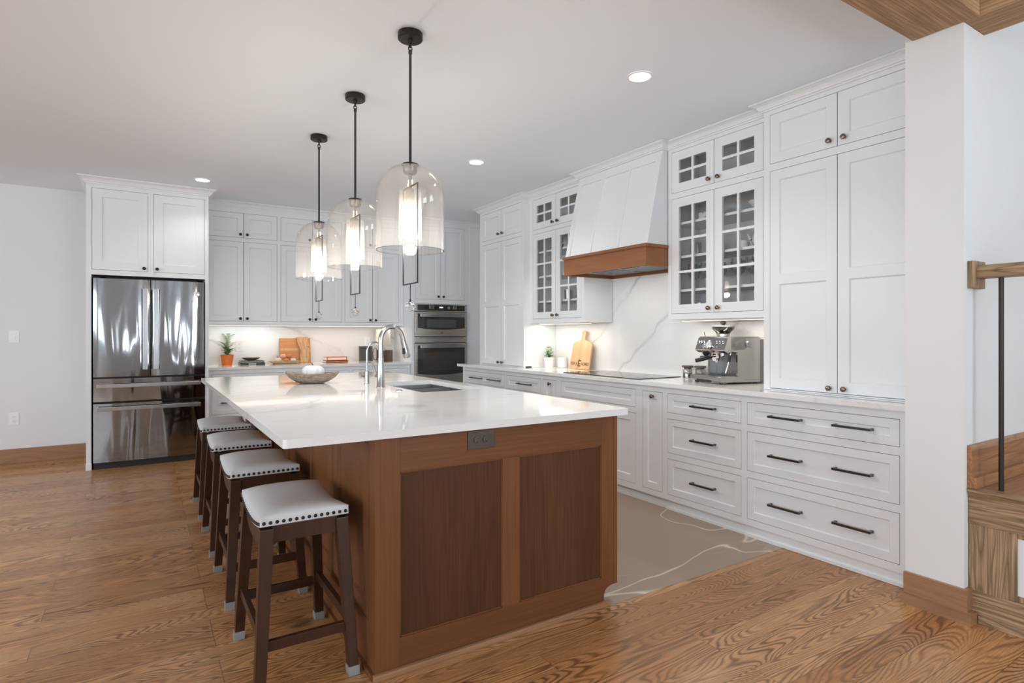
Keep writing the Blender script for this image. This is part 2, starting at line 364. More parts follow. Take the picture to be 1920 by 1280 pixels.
# ------------------------------------------------------------------ the shell
def hole_wall(mb, F, a0, a1, z0, z1, holes, th=0.12):
    As = sorted({a0, a1, *[h[0] for h in holes], *[h[1] for h in holes]}); Zs = sorted({z0, z1, *[h[2] for h in holes], *[h[3] for h in holes]})
    for p, q in zip(As, As[1:]):
        for r, s in zip(Zs, Zs[1:]):
            m, n = (p + q) / 2, (r + s) / 2
            if not any(h[0] < m < h[1] and h[2] < n < h[3] for h in holes): mb.fbox(F, p, q, -th, 0, r, s)
struct('floor', (lambda m: (m.box(-5.6, 6.1, -4.1, 7.6, -0.1, 0), m)[1])(MB()), OAKF)
mb = MB(); mb.box(0.80, 3.78, 2.045, 7.44, 0.0002, 0.002); t = finish('floor_tile', mb, TILE); t['kind'] = 'structure'
struct('ceiling', (lambda m: (m.box(-5.6, 3.06, 1.10, 1.335, CEIL, CEIL + 0.25), m.box(-5.6, 3.9, 1.335, 7.6, CEIL, CEIL + 0.25), m.box(-5.6, 6.1, -4.1, 1.0594, 3.15, 3.25), m.box(3.0, 6.1, 1.0594, 1.40, 3.15, 3.25), m.box(-5.6, 3.06, 1.0597, 1.11, CEIL + .001, 3.25), m)[-1])(MB()), CEILP)
struct('wall_back', (lambda m: (m.box(-5.6, 3.9, 7.44, 7.6, 0, CEIL), m)[1])(MB()), WALL)
struct('wall_right', (lambda m: (m.box(3.78, 3.9, 1.34, 7.44, 0, CEIL), m)[1])(MB()), WALL)
struct('wall_stub', (lambda m: (m.box(3.06, 6.0, 1.10, 1.335, 0, 3.15), m)[-1])(MB()), WALL)
struct('wall_stair', (lambda m: (m.box(6.0, 6.1, -4.1, 1.335, 0, 3.15), m)[1])(MB()), WALL)
Fr = lambda a, d, z: (a, -4.0 + d, z)
mb = MB(); hole_wall(mb, Fr, -5.6, 6.1, 0, 3.15, [(x - wd / 2, x + wd / 2, 0.5, 2.5) for x, wd in REAR]); struct('wall_rear', mb, WALL)  # unseen wall, added with its windows as a source of light
Fl = lambda a, d, z: (-5.5 + d, a, z)
mb = MB(); hole_wall(mb, Fl, -4.1, 7.44, 0, 3.15, [(y - wd / 2, y + wd / 2, 0.5, 2.5) for y, wd in LEFT]); struct('wall_left', mb, WALL)  # unseen left wall, also added to carry light-giving windows
k = 0
for F, lst in ((Fr, REAR), (Fl, LEFT)):
    for c, wd in lst:
        k += 1; mb = MB(); a0, a1 = c - wd / 2, c + wd / 2
        mb.fbox(F, a0, a0 + .05, -.10, .01, .5, 2.5); mb.fbox(F, a1 - .05, a1, -.10, .01, .5, 2.5); mb.fbox(F, a0, a1, -.10, .01, .5, .55); mb.fbox(F, a0, a1, -.10, .01, 2.45, 2.5)
        mb.fbox(F, c - .02, c + .02, -.09, -.03, .5, 2.5)
        o = struct('window_%d' % k, mb, WHITE)  # frames of the unseen windows, added to bring in light
        mb = MB(); mb.fbox(F, a0 + .05, a1 - .05, -.075, -.07, .55, 2.45); finish('window_pane', mb, PANE, o)
# beams
mb = MB(); mb.prism([(1.30, 2.64), (1.30, 2.7298), (1.0595, 2.7298), (1.0595, 2.95), (1.04, 2.95), (1.04, 2.64)], lambda p, q, d: (d, p, q), -5.5, 3.052); b1 = struct('ceiling_beam', mb, BEAMX, bevel=0.003)
mb = MB(); mb.box(3.055, 3.275, -4.0, 1.098, 2.64, 2.95); b2 = struct('ceiling_beam', mb, BEAMY, bevel=0.003)
# baseboards
mb = MB(); mb.box(-5.5, -0.447, 7.422, 7.44, 0, 0.14); struct('baseboard_back', mb, OAKT, bevel=0.002)
mb = MB()
mb.prism([(3.0975, 1.0995), (3.0975, 1.082), (3.042, 1.082), (3.042, 1.335), (3.06, 1.335), (3.06, 1.0995)], lambda p, q, d: (p, q, d), 0.0, 0.142)
mb.prism([(3.0825, 1.0815), (3.0825, 1.060), (3.020, 1.060), (3.020, 1.340), (3.0415, 1.340), (3.0415, 1.0815)], lambda p, q, d: (p, q, d), 0.0, 0.048)
struct('baseboard_pillar', mb, OAKTY)
# backsplashes
mb = MB(); mb.box(0.565, 2.838, 7.42, 7.44, 0.914, 1.372); o = finish('backsplash_back', mb, SPLASH); o['kind'] = 'structure'
mb = MB(); mb.box(3.765, 3.78, 2.278, 5.053, 0.914, 1.372); mb.box(3.765, 3.78, 3.145, 4.155, 1.372, 1.95); o = finish('backsplash_right', mb, SPLASH); o['kind'] = 'structure'

# crown moulding: profile swept along a path
def sweep(mb, path, prof, left=True):
    pts = [Vector((p[0], p[1])) for p in path]; n = len(pts); rings = []
    for i, p in enumerate(pts):
        d0 = (p - pts[i - 1]).normalized() if i else None; d1 = (pts[i + 1] - p).normalized() if i < n - 1 else None
        nr = lambda d: Vector((-d.y, d.x)) if left else Vector((d.y, -d.x))
        if d0 is None: off = nr(d1)
        elif d1 is None: off = nr(d0)
        else:
            a, b = nr(d0), nr(d1); s = a + b; off = s / max(s.dot(a), 0.2)
        rings.append([mb.bm.verts.new((p.x + off.x * d, p.y + off.y * d, z)) for d, z in prof])
    m = len(prof)
    for A, B in zip(rings, rings[1:]):
        for i in range(m): mb.bm.faces.new((A[i], A[(i + 1) % m], B[(i + 1) % m], B[i]))
    mb.bm.faces.new(rings[0]); mb.bm.faces.new(rings[-1])
def crown(z0, z1=CEIL - 0.001, proj=0.065):
    h = z1 - z0
    return [(-0.01, z0), (0.012, z0), (0.013, z0 + .16 * h), (0.022, z0 + .2 * h), (0.026, z0 + .36 * h), (0.036, z0 + .6 * h), (0.054, z0 + .78 * h), (proj, z0 + .82 * h), (proj, z1), (-0.01, z1)]
mb = MB()
sweep(mb, [(3.70, 5.985), (3.35, 5.985), (3.35, 5.053), (3.42, 5.053), (3.42, 4.153), (3.36, 4.153), (3.36, 3.147), (3.42, 3.147), (3.42, 2.278), (3.35, 2.278), (3.35, 1.35)], crown(2.675), left=False)
struct('trim_1', mb, WHITE)
mb = MB(); sweep(mb, [(-0.445, 7.42), (-0.445, 6.66), (0.567, 6.66), (0.567, 7.09), (2.838, 7.09), (2.838, 6.80), (3.64, 6.80), (3.64, 6.77), (3.77, 6.77)], crown(2.665), left=False)
struct('trim_2', mb, WHITE)

# ------------------------------------------------------------------ cabinet parts
GAP = 0.0027
def face_frame(mb, F, a0, a1, z0, z1, holes, depth, solid=True):
    As = sorted({a0, a1, *[h[0] for h in holes], *[h[1] for h in holes]}); Zs = sorted({z0, z1, *[h[2] for h in holes], *[h[3] for h in holes]})
    for r, s in zip(Zs, Zs[1:]):
        start = None
        for p, q in list(zip(As, As[1:])) + [(None, None)]:
            full = p is not None and not any(h[0] < (p + q) / 2 < h[1] and h[2] < (r + s) / 2 < h[3] for h in holes)
            if full and start is None: start = p
            if not full and start is not None:
                mb.fbox(F, start, end, -0.024, 0, r, s); start = None
            end = q
    if solid: mb.fbox(F, a0, a1, -depth, -0.10, z0, z1); mb.fbox(F, a0, a0 + .012, -0.10, -.0245, z0, z1); mb.fbox(F, a1 - .012, a1, -0.10, -.0245, z0, z1); mb.fbox(F, a0, a1, -0.10, -.0245, z0, z0 + .012); mb.fbox(F, a0, a1, -0.10, -.0245, z1 - .012, z1)
def shaker(mb, F, a0, a1, z0, z1, rail=0.057, rec=0.009, th=0.02, mids=(), ch=0.006):
    a0 += GAP; a1 -= GAP; z0 += GAP; z1 -= GAP
    mb.fbox(F, a0, a0 + rail, -th, 0, z0, z1); mb.fbox(F, a1 - rail, a1, -th, 0, z0, z1)
    zs = [(z0, z0 + rail)] + list(mids) + [(z1 - rail, z1)]
    for p, q in zs: mb.fbox(F, a0 + rail, a1 - rail, -th, 0, p, q)
    for (p0, p1), (q0, q1) in zip(zs, zs[1:]):
        A0, A1, Z0, Z1 = a0 + rail, a1 - rail, p1, q0
        if A1 - A0 < 4 * ch: 
            mb.fbox(F, A0, A1, -th, -rec, Z0, Z1); continue
        mb.fbox(F, A0, A1, -th, -rec - 0.0005, Z0, Z1)
        o = [(A0, Z0), (A1, Z0), (A1, Z1), (A0, Z1)]; i_ = [(A0 + ch, Z0 + ch), (A1 - ch, Z0 + ch), (A1 - ch, Z1 - ch), (A0 + ch, Z1 - ch)]
        for k in range(4):
            l = (k + 1) % 4
            mb.quad([F(o[k][0], -0.001, o[k][1]), F(o[l][0], -0.001, o[l][1]), F(i_[l][0], -rec, i_[l][1]), F(i_[k][0], -rec, i_[k][1])])
def facing(F):   # rotation taking +z to the outward direction of the frame
    n = (Vector(F(0, 1, 0)) - Vector(F(0, 0, 0))).normalized(); return n.to_track_quat('Z', 'Y').to_matrix()
def knob(F, a, z, parent, r=0.0155, mat=None):
    mb = MB(); T = facing(F)
    mb.lathe([(0.008, -0.002), (0.008, 0.002), (0.0055, 0.004), (0.0055, 0.012), (r * .75, 0.015), (r, 0.020), (r, 0.024), (r * .8, 0.029), (r * .35, 0.0315), (0.001, 0.032)], F(a, 0, z), 18, T)
    return finish('knob', mb, mat or KNOBM, parent, smooth=True)
def pull(F, a0, a1, z, parent, name='handle'):
    mb = MB(); h = 0.006
    mb.fbox(F, a0, a1, 0.022, 0.034, z - h, z + h)
    for p in (a0, a1 - 0.012): mb.fbox(F, p, p + 0.012, -0.002, 0.0221, z - h, z + h)
    for p in (a0 - .001, a1 - 0.013): mb.fbox(F, p, p + 0.014, -.002, 0.002, z - h - .001, z + h + .001)
    return finish(name, mb, PULLM, parent)
def door(F, a0, a1, z0, z1, parent, kn=None, mids=(), rail=0.057, name='door', pulls=(), mat=None, km=None):
    mb = MB(); shaker(mb, F, a0, a1, z0, z1, rail, mids=mids)
    o = finish(name, mb, mat or WHITE, parent)
    if kn: knob(F, kn[0], kn[1], o, mat=km)
    for p, q in pulls: pull(F, p, q, (z0 + z1) / 2, o)
    return o
def glass_door(F, a0, a1, z0, z1, parent, kn, nz, st=0.066):
    mb = MB(); a0 += GAP; a1 -= GAP; z0 += GAP; z1 -= GAP
    mb.fbox(F, a0, a0 + st, -.02, 0, z0, z1); mb.fbox(F, a1 - st, a1, -.02, 0, z0, z1)
    mb.fbox(F, a0 + st, a1 - st, -.02, 0, z0, z0 + st); mb.fbox(F, a0 + st, a1 - st, -.02, 0, z1 - st, z1)
    am = (a0 + a1) / 2; mb.fbox(F, am - .009, am + .009, -.018, -.003, z0 + st, z1 - st)
    for k in range(1, nz):
        zz = z0 + st + (z1 - z0 - 2 * st) * k / nz
        mb.fbox(F, a0 + st, am - .009, -.018, -.0031, zz - .009, zz + .009); mb.fbox(F, am + .009, a1 - st, -.018, -.0031, zz - .009, zz + .009)
    o = finish('door', mb, WHITE, parent)
    mb = MB(); mb.fbox(F, a0 + st - .004, a1 - st + .004, -.013, -.010, z0 + st - .004, z1 - st + .004); finish('glass_pane', mb, PANE, o)
    knob(F, kn[0], kn[1], o); return o
def base_z(F, c): return F(c, 0, 0)
DRZ = [(0.700, 0.840), (0.411, 0.657), (0.112, 0.370)]
def base_unit(F, a0, a1, label, kind, name='base_cabinet', group=None, depth=0.56, toe=True, zt=0.883, da=(0.02, 0.02), pulls=(), kn=None, toe_d=-0.045):
    o0 = F((a0 + a1) / 2, -depth / 2, 0); t = thing(name, label, 'cabinet', (o0[0], o0[1], 0), group)
    l, r = a0 + da[0], a1 - da[1]
    if kind == 'drawers': holes = [(l, r, p, q) for p, q in DRZ]
    elif kind == 'door': holes = [(l, r, 0.112, 0.840)]
    elif kind == 'wide': holes = [(l, r, 0.703, 0.843), (l, r, 0.116, 0.660)]
    mb = MB(); face_frame(mb, F, a0, a1, 0.072, zt, holes, depth); finish('body', mb, WHITE, t)
    mb = MB(); mb.fbox(F, a0, a1, -depth, toe_d, 0.002, 0.0725); mb.fbox(F, a0, a1, -.1, toe_d + .010, 0.002, 0.020); finish('toe_kick', mb, WHITE, t)
    if kind == 'drawers':
        for p, q in DRZ: door(F, l, r, p, q, t, rail=0.045, name='drawer', pulls=pulls)
    elif kind == 'door': door(F, l, r, 0.112, 0.840, t, kn=kn, rail=0.05)
    elif kind == 'wide':
        door(F, l, r, 0.703, 0.843, t, rail=0.045, name='false_drawer')
        m = (l + r) / 2; door(F, l, m, 0.116, 0.66, t, kn=(m - .04, .60)); door(F, m, r, 0.116, 0.66, t, kn=(m + .04, .60))
    return t
FR = right(3.19); G = 'white base cabinets along the right wall'
base_unit(FR, 1.345, 2.305, 'white base cabinet of three wide drawers with two pulls each, beside the pillar', 'drawers', group=G, da=(0.07, 0.02), pulls=[(1.54, 1.74), (1.925, 2.125)], toe_d=-0.012)
base_unit(FR, 2.305, 2.960, 'white three-drawer base cabinet with one pull per drawer, under the espresso machine', 'drawers', group=G, da=(0.021, 0.021), pulls=[(2.52, 2.715)], toe_d=-0.02)
base_unit(FR, 2.960, 3.222, 'narrow white pull-out base cabinet at the near end of the cooktop', 'door', group=G, da=(0.026, 0.035), kn=(3.079, 0.805), toe_d=-0.03)
base_unit(FR, 3.222, 4.242, 'wide white base cabinet directly under the black cooktop', 'wide', group=G, da=(0.037, 0.04), toe_d=-0.03)
base_unit(FR, 4.242, 4.502, 'narrow white pull-out base cabinet at the far end of the cooktop', 'door', group=G, da=(0.036, 0.018), kn=(4.365, 0.805), toe_d=-0.03)
base_unit(FR, 4.502, 5.156, 'white base cabinet with a single pull, below the white plant pot', 'drawers', group=G, da=(0.021, 0.018), pulls=[(4.68, 4.91)], toe_d=-0.03)
base_unit(FR, 5.156, 6.110, 'farthest white base cabinet of the right wall, with two pulls on its top drawer', 'drawers', group=G, da=(0.02, 0.026), pulls=[(5.26, 5.50), (5.66, 5.90)], toe_d=-0.03)
FB = back(6.86); G = 'white base cabinets along the back wall'
base_unit(FB, 0.567, 1.333, 'white base cabinet of drawers next to the refrigerator', 'drawers', group=G, da=(0.045, 0.012), pulls=[(0.70, 0.86)])
base_unit(FB, 1.333, 2.083, 'middle white base cabinet of the back wall, below the wooden boards', 'drawers', group=G, da=(0.014, 0.018), pulls=[(1.62, 1.80)])
base_unit(FB, 2.083, 2.833, 'white base cabinet of the back wall next to the ovens', 'drawers', group=G, da=(0.018, 0.03), pulls=[(2.37, 2.54)])

# worktops
def slab(name, dims, label, mat=QUARTZ):
    o = bx(name, mat, dims, bevel=0.003); return tag(o, label, 'countertop')
slab('countertop', (3.150, 3.764, 1.345, 6.185, 0.884, 0.914), 'long white quartz worktop on the right wall base cabinets')
slab('countertop', (0.567, 2.834, 6.828, 7.419, 0.884, 0.914), 'white quartz worktop on the back wall base cabinets beside the refrigerator')

# upper cabinets, back wall
FU = back(7.09); G = 'stacked white wall cabinets on the back wall'
def upper(a0, a1, l, m, r, label):
    t = thing('wall_cabinet', label, 'cabinet', ((a0 + a1) / 2, 7.26, 1.37), G)
    mb = MB(); face_frame(mb, FU, a0, a1, 1.37, 2.70, [(l, r, 2.336, 2.612), (l, r, 1.407, 2.292)], 0.345); finish('body', mb, WHITE, t)
    door(FU, l, m, 2.336, 2.612, t, (m - .035, 2.372), km=BLACKM); door(FU, m, r, 2.336, 2.612, t, (m + .035, 2.372), km=BLACKM)
    door(FU, l, m, 1.407, 2.292, t, (m - .035, 1.437), km=BLACKM); door(FU, m, r, 1.407, 2.292, t, (m + .035, 1.437), km=BLACKM)
upper(0.567, 1.3215, 0.585, 0.95, 1.302, 'stacked white wall cabinet next to the refrigerator, above the fern')
upper(1.3215, 2.0615, 1.341, 1.697, 2.042, 'stacked white wall cabinet above the wooden boards, behind the farthest pendant')
upper(2.0615, 2.836, 2.081, 2.43, 2.774, 'stacked white wall cabinet next to the oven tower, above the little lamp')

# refrigerator surround
F = back(6.66); t = thing('refrigerator_cabinet', 'tall white cabinet surround with two doors over the refrigerator', 'cabinet', (0.06, 7.05, 0))
mb = MB(); mb.box(-0.445, -0.405, 6.66, 7.438, 0, 2.70); mb.box(-0.447, -0.403, 6.652, 6.70, 0, 0.06); finish('side_panel', mb, WHITE, t)
mb = MB(); mb.box(0.533, 0.565, 6.66, 7.438, 0, 2.70); finish('side_panel', mb, WHITE, t)
mb = MB(); face_frame(mb, F, -0.4045, 0.5325, 1.820, 2.70, [(-0.402, 0.043, 1.866, 2.628), (0.086, 0.528, 1.866, 2.628)], 0.775); finish('body', mb, WHITE, t)
door(F, -0.402, 0.043, 1.866, 2.628, t, (0.010, 1.897), rail=0.075, km=BLACKM); door(F, 0.086, 0.528, 1.866, 2.628, t, (0.117, 1.897), rail=0.075, km=BLACKM)

# refrigerator
t = thing('refrigerator', 'stainless steel french-door refrigerator with two drawers', 'refrigerator', (0.07, 7.0, 0))
bx('case', SHADOWC, (-0.395, 0.525, 6.69, 7.42, 0.03, 1.80), t)
def fdoor(a0, a1, z0, z1, name):
    mb = MB(); n = 8; prof = []
    for i in range(n + 1):
        s = i / n; prof.append((a0 + (a1 - a0) * s, 6.632 - 0.010 * (1 - (2 * s - 1) ** 4) if 0 < i < n else 6.640))
    poly = [(a0, 6.688)] + prof + [(a1, 6.688)]
    mb.prism(poly, lambda p, q, d: (p, q, d), z0, z1); return finish(name, mb, FRIDGE, t, smooth=True)
d1 = fdoor(-0.390, 0.060, 0.862, 1.785, 'door'); d2 = fdoor(0.068, 0.522, 0.862, 1.785, 'door')
d3 = fdoor(-0.390, 0.522, 0.632, 0.845, 'drawer'); d4 = fdoor(-0.390, 0.522, 0.065, 0.612, 'drawer')
def fhandle(par, a0, a1, z0, z1, vert):
    mb = MB(); mb.box(a0, a1, 6.568, 6.588, z0, z1)
    if vert:
        for z in (z0 + .02, z1 - .05): mb.box(a0 + .008, a1 - .008, 6.587, 6.628, z, z + .03)
    else:
        for a in (a0 + .02, a1 - .05): mb.box(a, a + .03, 6.587, 6.630, z0 + .006, z1 - .006)
    finish('handle', mb, STEEL, par, bevel=0.003)
fhandle(d1, -0.002, 0.040, 0.925, 1.700, 1); fhandle(d2, 0.088, 0.130, 0.925, 1.700, 1)
fhandle(d3, -0.362, 0.490, 0.762, 0.798, 0); fhandle(d4, -0.362, 0.490, 0.548, 0.584, 0)
mb = MB(); mb.lathe([(0.022, 0), (0.022, 0.002), (0.018, 0.003), (0.001, 0.003)], (0.462, 6.626, 1.665), 24, facing(back(0))); mb2 = finish('emblem', mb, BRIGHT, d2, smooth=True)
mb = MB(); mb.tube([(0.462 + .014 * math.cos(a * PI / 8), 6.6225, 1.665 + .014 * math.sin(a * PI / 8)) for a in range(17)], 0.0012, 6); mb.tube([(0.453, 6.6225, 1.662), (0.458, 6.6225, 1.672), (0.462, 6.6225, 1.660), (0.468, 6.6225, 1.670), (0.470, 6.6225, 1.660)], 0.001, 6); finish('monogram', mb, SHADOWC, mb2)
mb = MB(); mb.box(-0.390, 0.522, 6.67, 6.75, 0.002, 0.06); finish('kick_plate', mb, BLACK, t)
for p in (-0.34, 0.46):
    mb = MB(); mb.box(p, p + .05, 6.69, 6.73, 1.785, 1.80); finish('hinge_cover', mb, BLACK, t)

# oven tower + ovens
F = back(6.80); t = thing('oven_cabinet', 'tall white cabinet housing the built-in ovens in the far corner', 'cabinet', (3.3, 7.1, 0))
mb = MB()
face_frame(mb, F, 2.838, 3.640, 1.648, 2.70, [(2.882, 3.573, 1.705, 2.640)], 0.635)
mb.box(2.838, 2.868, 6.80, 7.438, 0.0, 1.648); mb.box(3.606, 3.640, 6.80, 7.438, 0.0, 1.648)
mb.box(2.868, 3.606, 6.80, 7.438, 0.07, 0.47); finish('body', mb, WHITE, t)
door(F, 2.882, 3.2265, 1.705, 2.64, t, (3.19, 1.742), km=BLACKM); door(F, 3.2265, 3.573, 1.705, 2.64, t, (3.262, 1.742), km=BLACKM)
door(F, 2.89, 3.59, 0.10, 0.45, t, name='drawer', rail=0.05)
mb = MB(); mb.box(3.641, 3.778, 6.77, 7.438, 0, 2.70); finish('filler_panel', mb, WHITE, t)
t = thing('wall_oven', 'stainless double wall oven with black glass windows', 'oven', (3.236, 7.1, 0.48))
bx('case', SHADOWC, (2.875, 3.60, 6.83, 7.40, 0.475, 1.642), t)
FO = lambda a, d, z: (a, 6.80 - d, z)
def ob(name, mat, a0, a1, d0, d1, z0, z1, par, bev=0.0, **kw):
    mb = MB(); mb.fbox(FO, a0, a1, d0, d1, z0, z1); return finish(name, mb, mat, par, bevel=bev, **kw)
cp = ob('control_panel', OVENS, 2.870, 3.604, -.03, .012, 1.552, 1.645, t, .002)
ob('display_glass', BLACKG, 2.905, 3.570, .012, .014, 1.562, 1.634, cp)
mb = MB()
for gx in (3.06, 3.08, 3.10, 3.12): 
    for gz in (1.59, 1.605, 1.62): mb.fbox(FO, gx, gx + .009, .014, .0148, gz - .002, gz + .003)
for gx in (3.40, 3.42, 3.44):
    for gz in (1.59, 1.605, 1.62): mb.fbox(FO, gx, gx + .009, .014, .0148, gz - .002, gz + .003)
finish('touch_key', mb, PLATE, cp)
mb = MB(); mb.lathe([(0.020, 0), (0.020, 0.012), (0.016, 0.015), (0.001, 0.015)], FO(3.335, .013, 1.600), 24, facing(FO)); finish('dial', mb, STEEL, cp, smooth=True)
mb = MB(); mb.fbox(FO, 3.205, 3.255, .014, .0150, 1.598, 1.612); finish('clock_display', mb, emitter('clock_glow', (1.0, 0.75, 0.55), 1.5), cp)
def odoor(z0, z1, w0, w1, hz):
    d = ob('oven_door', OVENS, 2.870, 3.604, -.03, .016, z0, z1, t, .002)
    mb = MB(); poly = [(2.905, w1), (3.568, w1), (3.568, w0 + .02)] + [(3.568 - .663 * s / 10, w0 + .02 - .022 * math.sin(PI * s / 10)) for s in range(1, 10)] + [(2.905, w0 + .02)]
    mb.prism(poly, lambda p, q, dd: FO(p, dd, q), .0165, .018); w_ = finish('window_glass', mb, OVENG, d)
    mb = MB(); mb.fbox(FO, 2.925, 3.548, .050, .066, hz - .019, hz + .019)
    for a in (2.95, 3.50): mb.fbox(FO, a, a + .025, .014, .0505, hz - .008, hz + .008)
    finish('handle', mb, STEEL, d, bevel=.003); return d
d = odoor(1.236, 1.545, 1.322, 1.523, 1.500)
ob('inner_window', simple('grey_mesh_glass', (0.085, 0.085, 0.088), 0.15), 3.03, 3.44, .0182, .019, 1.345, 1.452, d)
mb = MB(); mb.lathe([(0.016, 0), (0.016, 0.002), (0.001, 0.002)], FO(3.236, .016, 1.283), 20, facing(FO)); em = finish('emblem', mb, STEEL, d)
mb = MB(); mb.tube([FO(3.236 + .011 * math.cos(a * PI / 8), .0185, 1.283 + .011 * math.sin(a * PI / 8)) for a in range(17)], 0.001, 6); finish('monogram', mb, SHADOWC, em)
ob('vent_panel', OVENS, 2.870, 3.604, -.03, .010, 1.155, 1.228, t, .002)
mb = MB(); mb.fbox(FO, 2.93, 3.55, .010, .0115, 1.214, 1.220); finish('vent_slot', mb, BLACK, t)
d = odoor(0.490, 1.146, 0.745, 1.112, 1.108)
ob('inner_window', simple('dim_glass', (0.058, 0.052, 0.048), 0.12), 2.98, 3.49, .0182, .019, 0.80, 1.03, d)

# tall pantries, right wall
def pantry(F, xf, a0, a1, l, m, r, label, depth=0.413):
    t = thing('pantry_cabinet', label, 'cabinet', (xf + .2, (a0 + a1) / 2, 0.915), 'tall white pantry cabinets standing on the right worktop')
    mb = MB(); face_frame(mb, F, a0, a1, 0.915, 2.70, [(l, r, 2.337, 2.648), (l, r, 0.922, 2.293)], depth); finish('body', mb, WHITE, t)
    for p, q, kx in ((l, m, m - .042), (m, r, m + .042)):
        door(F, p, q, 2.337, 2.648, t, (kx, 2.378), rail=.062); door(F, p, q, 0.924, 2.293, t, (kx, 0.953), mids=[(1.577, 1.637)], rail=.062)
    return t
FT = right(3.35)
pantry(FT, 3.35, 1.345, 2.278, 1.388, 1.8115, 2.235, 'large white two-door pantry cabinet nearest the pillar')
pantry(FT, 3.35, 5.053, 5.985, 5.086, 5.51, 5.934, 'tall white pantry cabinet at the far end of the right worktop')

# glass cabinets
FG = right(3.42)
def glasscab(a0, a1, l, m, r, label):
    t = thing('glass_cabinet', label, 'cabinet', (3.6, (a0 + a1) / 2, 1.375), 'white glass-fronted cabinets beside the hood')
    mb = MB(); face_frame(mb, FG, a0, a1, 1.375, 2.70, [(l, r, 2.335, 2.648), (l, r, 1.418, 2.293)], 0.34, solid=False)
    x0, x1 = 3.4445, 3.764
    mb.box(x0, x1, a0, a0 + .018, 1.375, 2.70); mb.box(x0, x1, a1 - .018, a1, 1.375, 2.70)
    mb.box(x0, x1, a0 + .018, a1 - .018, 1.375, 1.400); mb.box(x0, x1, a0 + .018, a1 - .018, 2.68, 2.70); mb.box(x0, x1, a0 + .018, a1 - .018, 2.300, 2.325)
    finish('body', mb, WHITE, t)
    mb = MB(); mb.box(x1 - .012, x1, a0 + .018, a1 - .018, 1.40, 2.30); mb.box(x1 - .012, x1, a0 + .018, a1 - .018, 2.325, 2.68); finish('back_panel', mb, INNER, t)
    for z in (1.603, 1.858, 2.113):
        mb = MB(); mb.box(3.455, x1 - .013, a0 + .019, a1 - .019, z - .018, z); finish('shelf', mb, WHITE, t)
    for p, q, kx in ((l, m, m - .04), (m, r, m + .04)):
        glass_door(FG, p, q, 2.335, 2.648, t, (kx, 2.372), 2); glass_door(FG, p, q, 1.418, 2.293, t, (kx, 1.452), 3)
    return t
glasscab(2.279, 3.143, 2.327, 2.717, 3.108, 'white glass-fronted cabinet full of glassware between hood and near pantry')
glasscab(4.157, 5.052, 4.195, 4.592, 4.989, 'white glass-fronted cabinet between hood and far pantry')

# ------------------------------------------------------------------ hood
t = thing('range_hood', 'white tapered range hood with a wooden band above the cooktop', 'range hood', (3.5, 3.65, 1.784))
y0, y1 = 3.148, 4.152
mb = MB(); mb.prism([(3.21, 1.949), (3.365, 2.645), (3.365, 2.725), (3.764, 2.725), (3.764, 1.949)], lambda p, q, d: (p, d, q), y0 + .003, y1 - .003)
finish('hood_body', mb, WHITE, t)
sl = lambda z: 3.21 + (z - 1.949) * (0.155 / 0.696)
mb = MB()
def slope(y_0, y_1, z0, z1, out):
    mb.hexa([(sl(z0) - out, y_0, z0), (sl(z0) - out, y_1, z0), (sl(z0) + .01, y_1, z0), (sl(z0) + .01, y_0, z0), (sl(z1) - out, y_0, z1), (sl(z1) - out, y_1, z1), (sl(z1) + .01, y_1, z1), (sl(z1) + .01, y_0, z1)])
slope(y0, y0 + .055, 1.949, 2.60, .010); slope(y1 - .055, y1, 1.949, 2.60, .010); slope(y0, y1, 2.60, 2.645, .010)
for yy in (y0 + (y1 - y0) / 3, y0 + 2 * (y1 - y0) / 3): slope(yy - .009, yy + .009, 1.949, 2.60, .010)
finish('panel_moulding', mb, WHITE, t)
mb = MB()
X0, X1 = 3.187, 3.764
mb.box(X0, X0 + .02, y0, y1, 1.784, 1.926); mb.box(X0 + .02, X1, y0, y0 + .02, 1.784, 1.926); mb.box(X0 + .02, X1, y1 - .02, y1, 1.784, 1.926); mb.box(X1 - .02, X1, y0 + .02, y1 - .02, 1.784, 1.926)
finish('wood_band', mb, HOODW, t, bevel=.0015)
bx('band_cap', HOODW, (X0 - .013, 3.418, y0 - .012, y1 + .012, 1.924, 1.948), t, bevel=.002)
ins = bx('hood_insert', STEEL, (X0 + .03, X1 - .03, y0 + .05, y1 - .05, 1.806, 1.92), t)
for yy in (3.30, 3.66):
    mb = MB()
    for k in range(14): mb.box(X0 + .16, X1 - .07, yy + k * .022, yy + k * .022 + .012, 1.802, 1.807)
    finish('baffle_filter', mb, STEEL, t)
for yy in (3.40, 3.90):
    mb = MB(); mb.lathe([(0.03, 0), (0.03, .004)], (X0 + .10, yy, 1.802), 20); finish('hood_lamp', mb, emitter('hood_lamp_glow', (1, .95, .9), 2.0), t)
mb = MB(); mb.box(X0 + .06, X0 + .075, 3.55, 3.75, 1.802, 1.807); finish('switch_bar', mb, BLACK, t)

# cooktop
t = thing('cooktop', 'black glass cooktop set in the right worktop', 'cooktop', (3.49, 3.74, .914))
g = bx('glass_top', COOKG, (3.225, 3.70, 3.265, 4.215, .9145, .920), t, bevel=.0015)
mb = MB()
for cx, cy, r in ((3.36, 3.46, .09), (3.58, 3.46, .075), (3.45, 3.74, .12), (3.36, 4.03, .075), (3.58, 4.03, .09)):
    mb.lathe([(r, 0), (r, .0003), (r - .002, .0003), (r - .002, 0)], (cx, cy, .9201), 40, cap=False)
finish('burner_ring', mb, simple('burner_mark', (.12, .12, .12), .3), t)

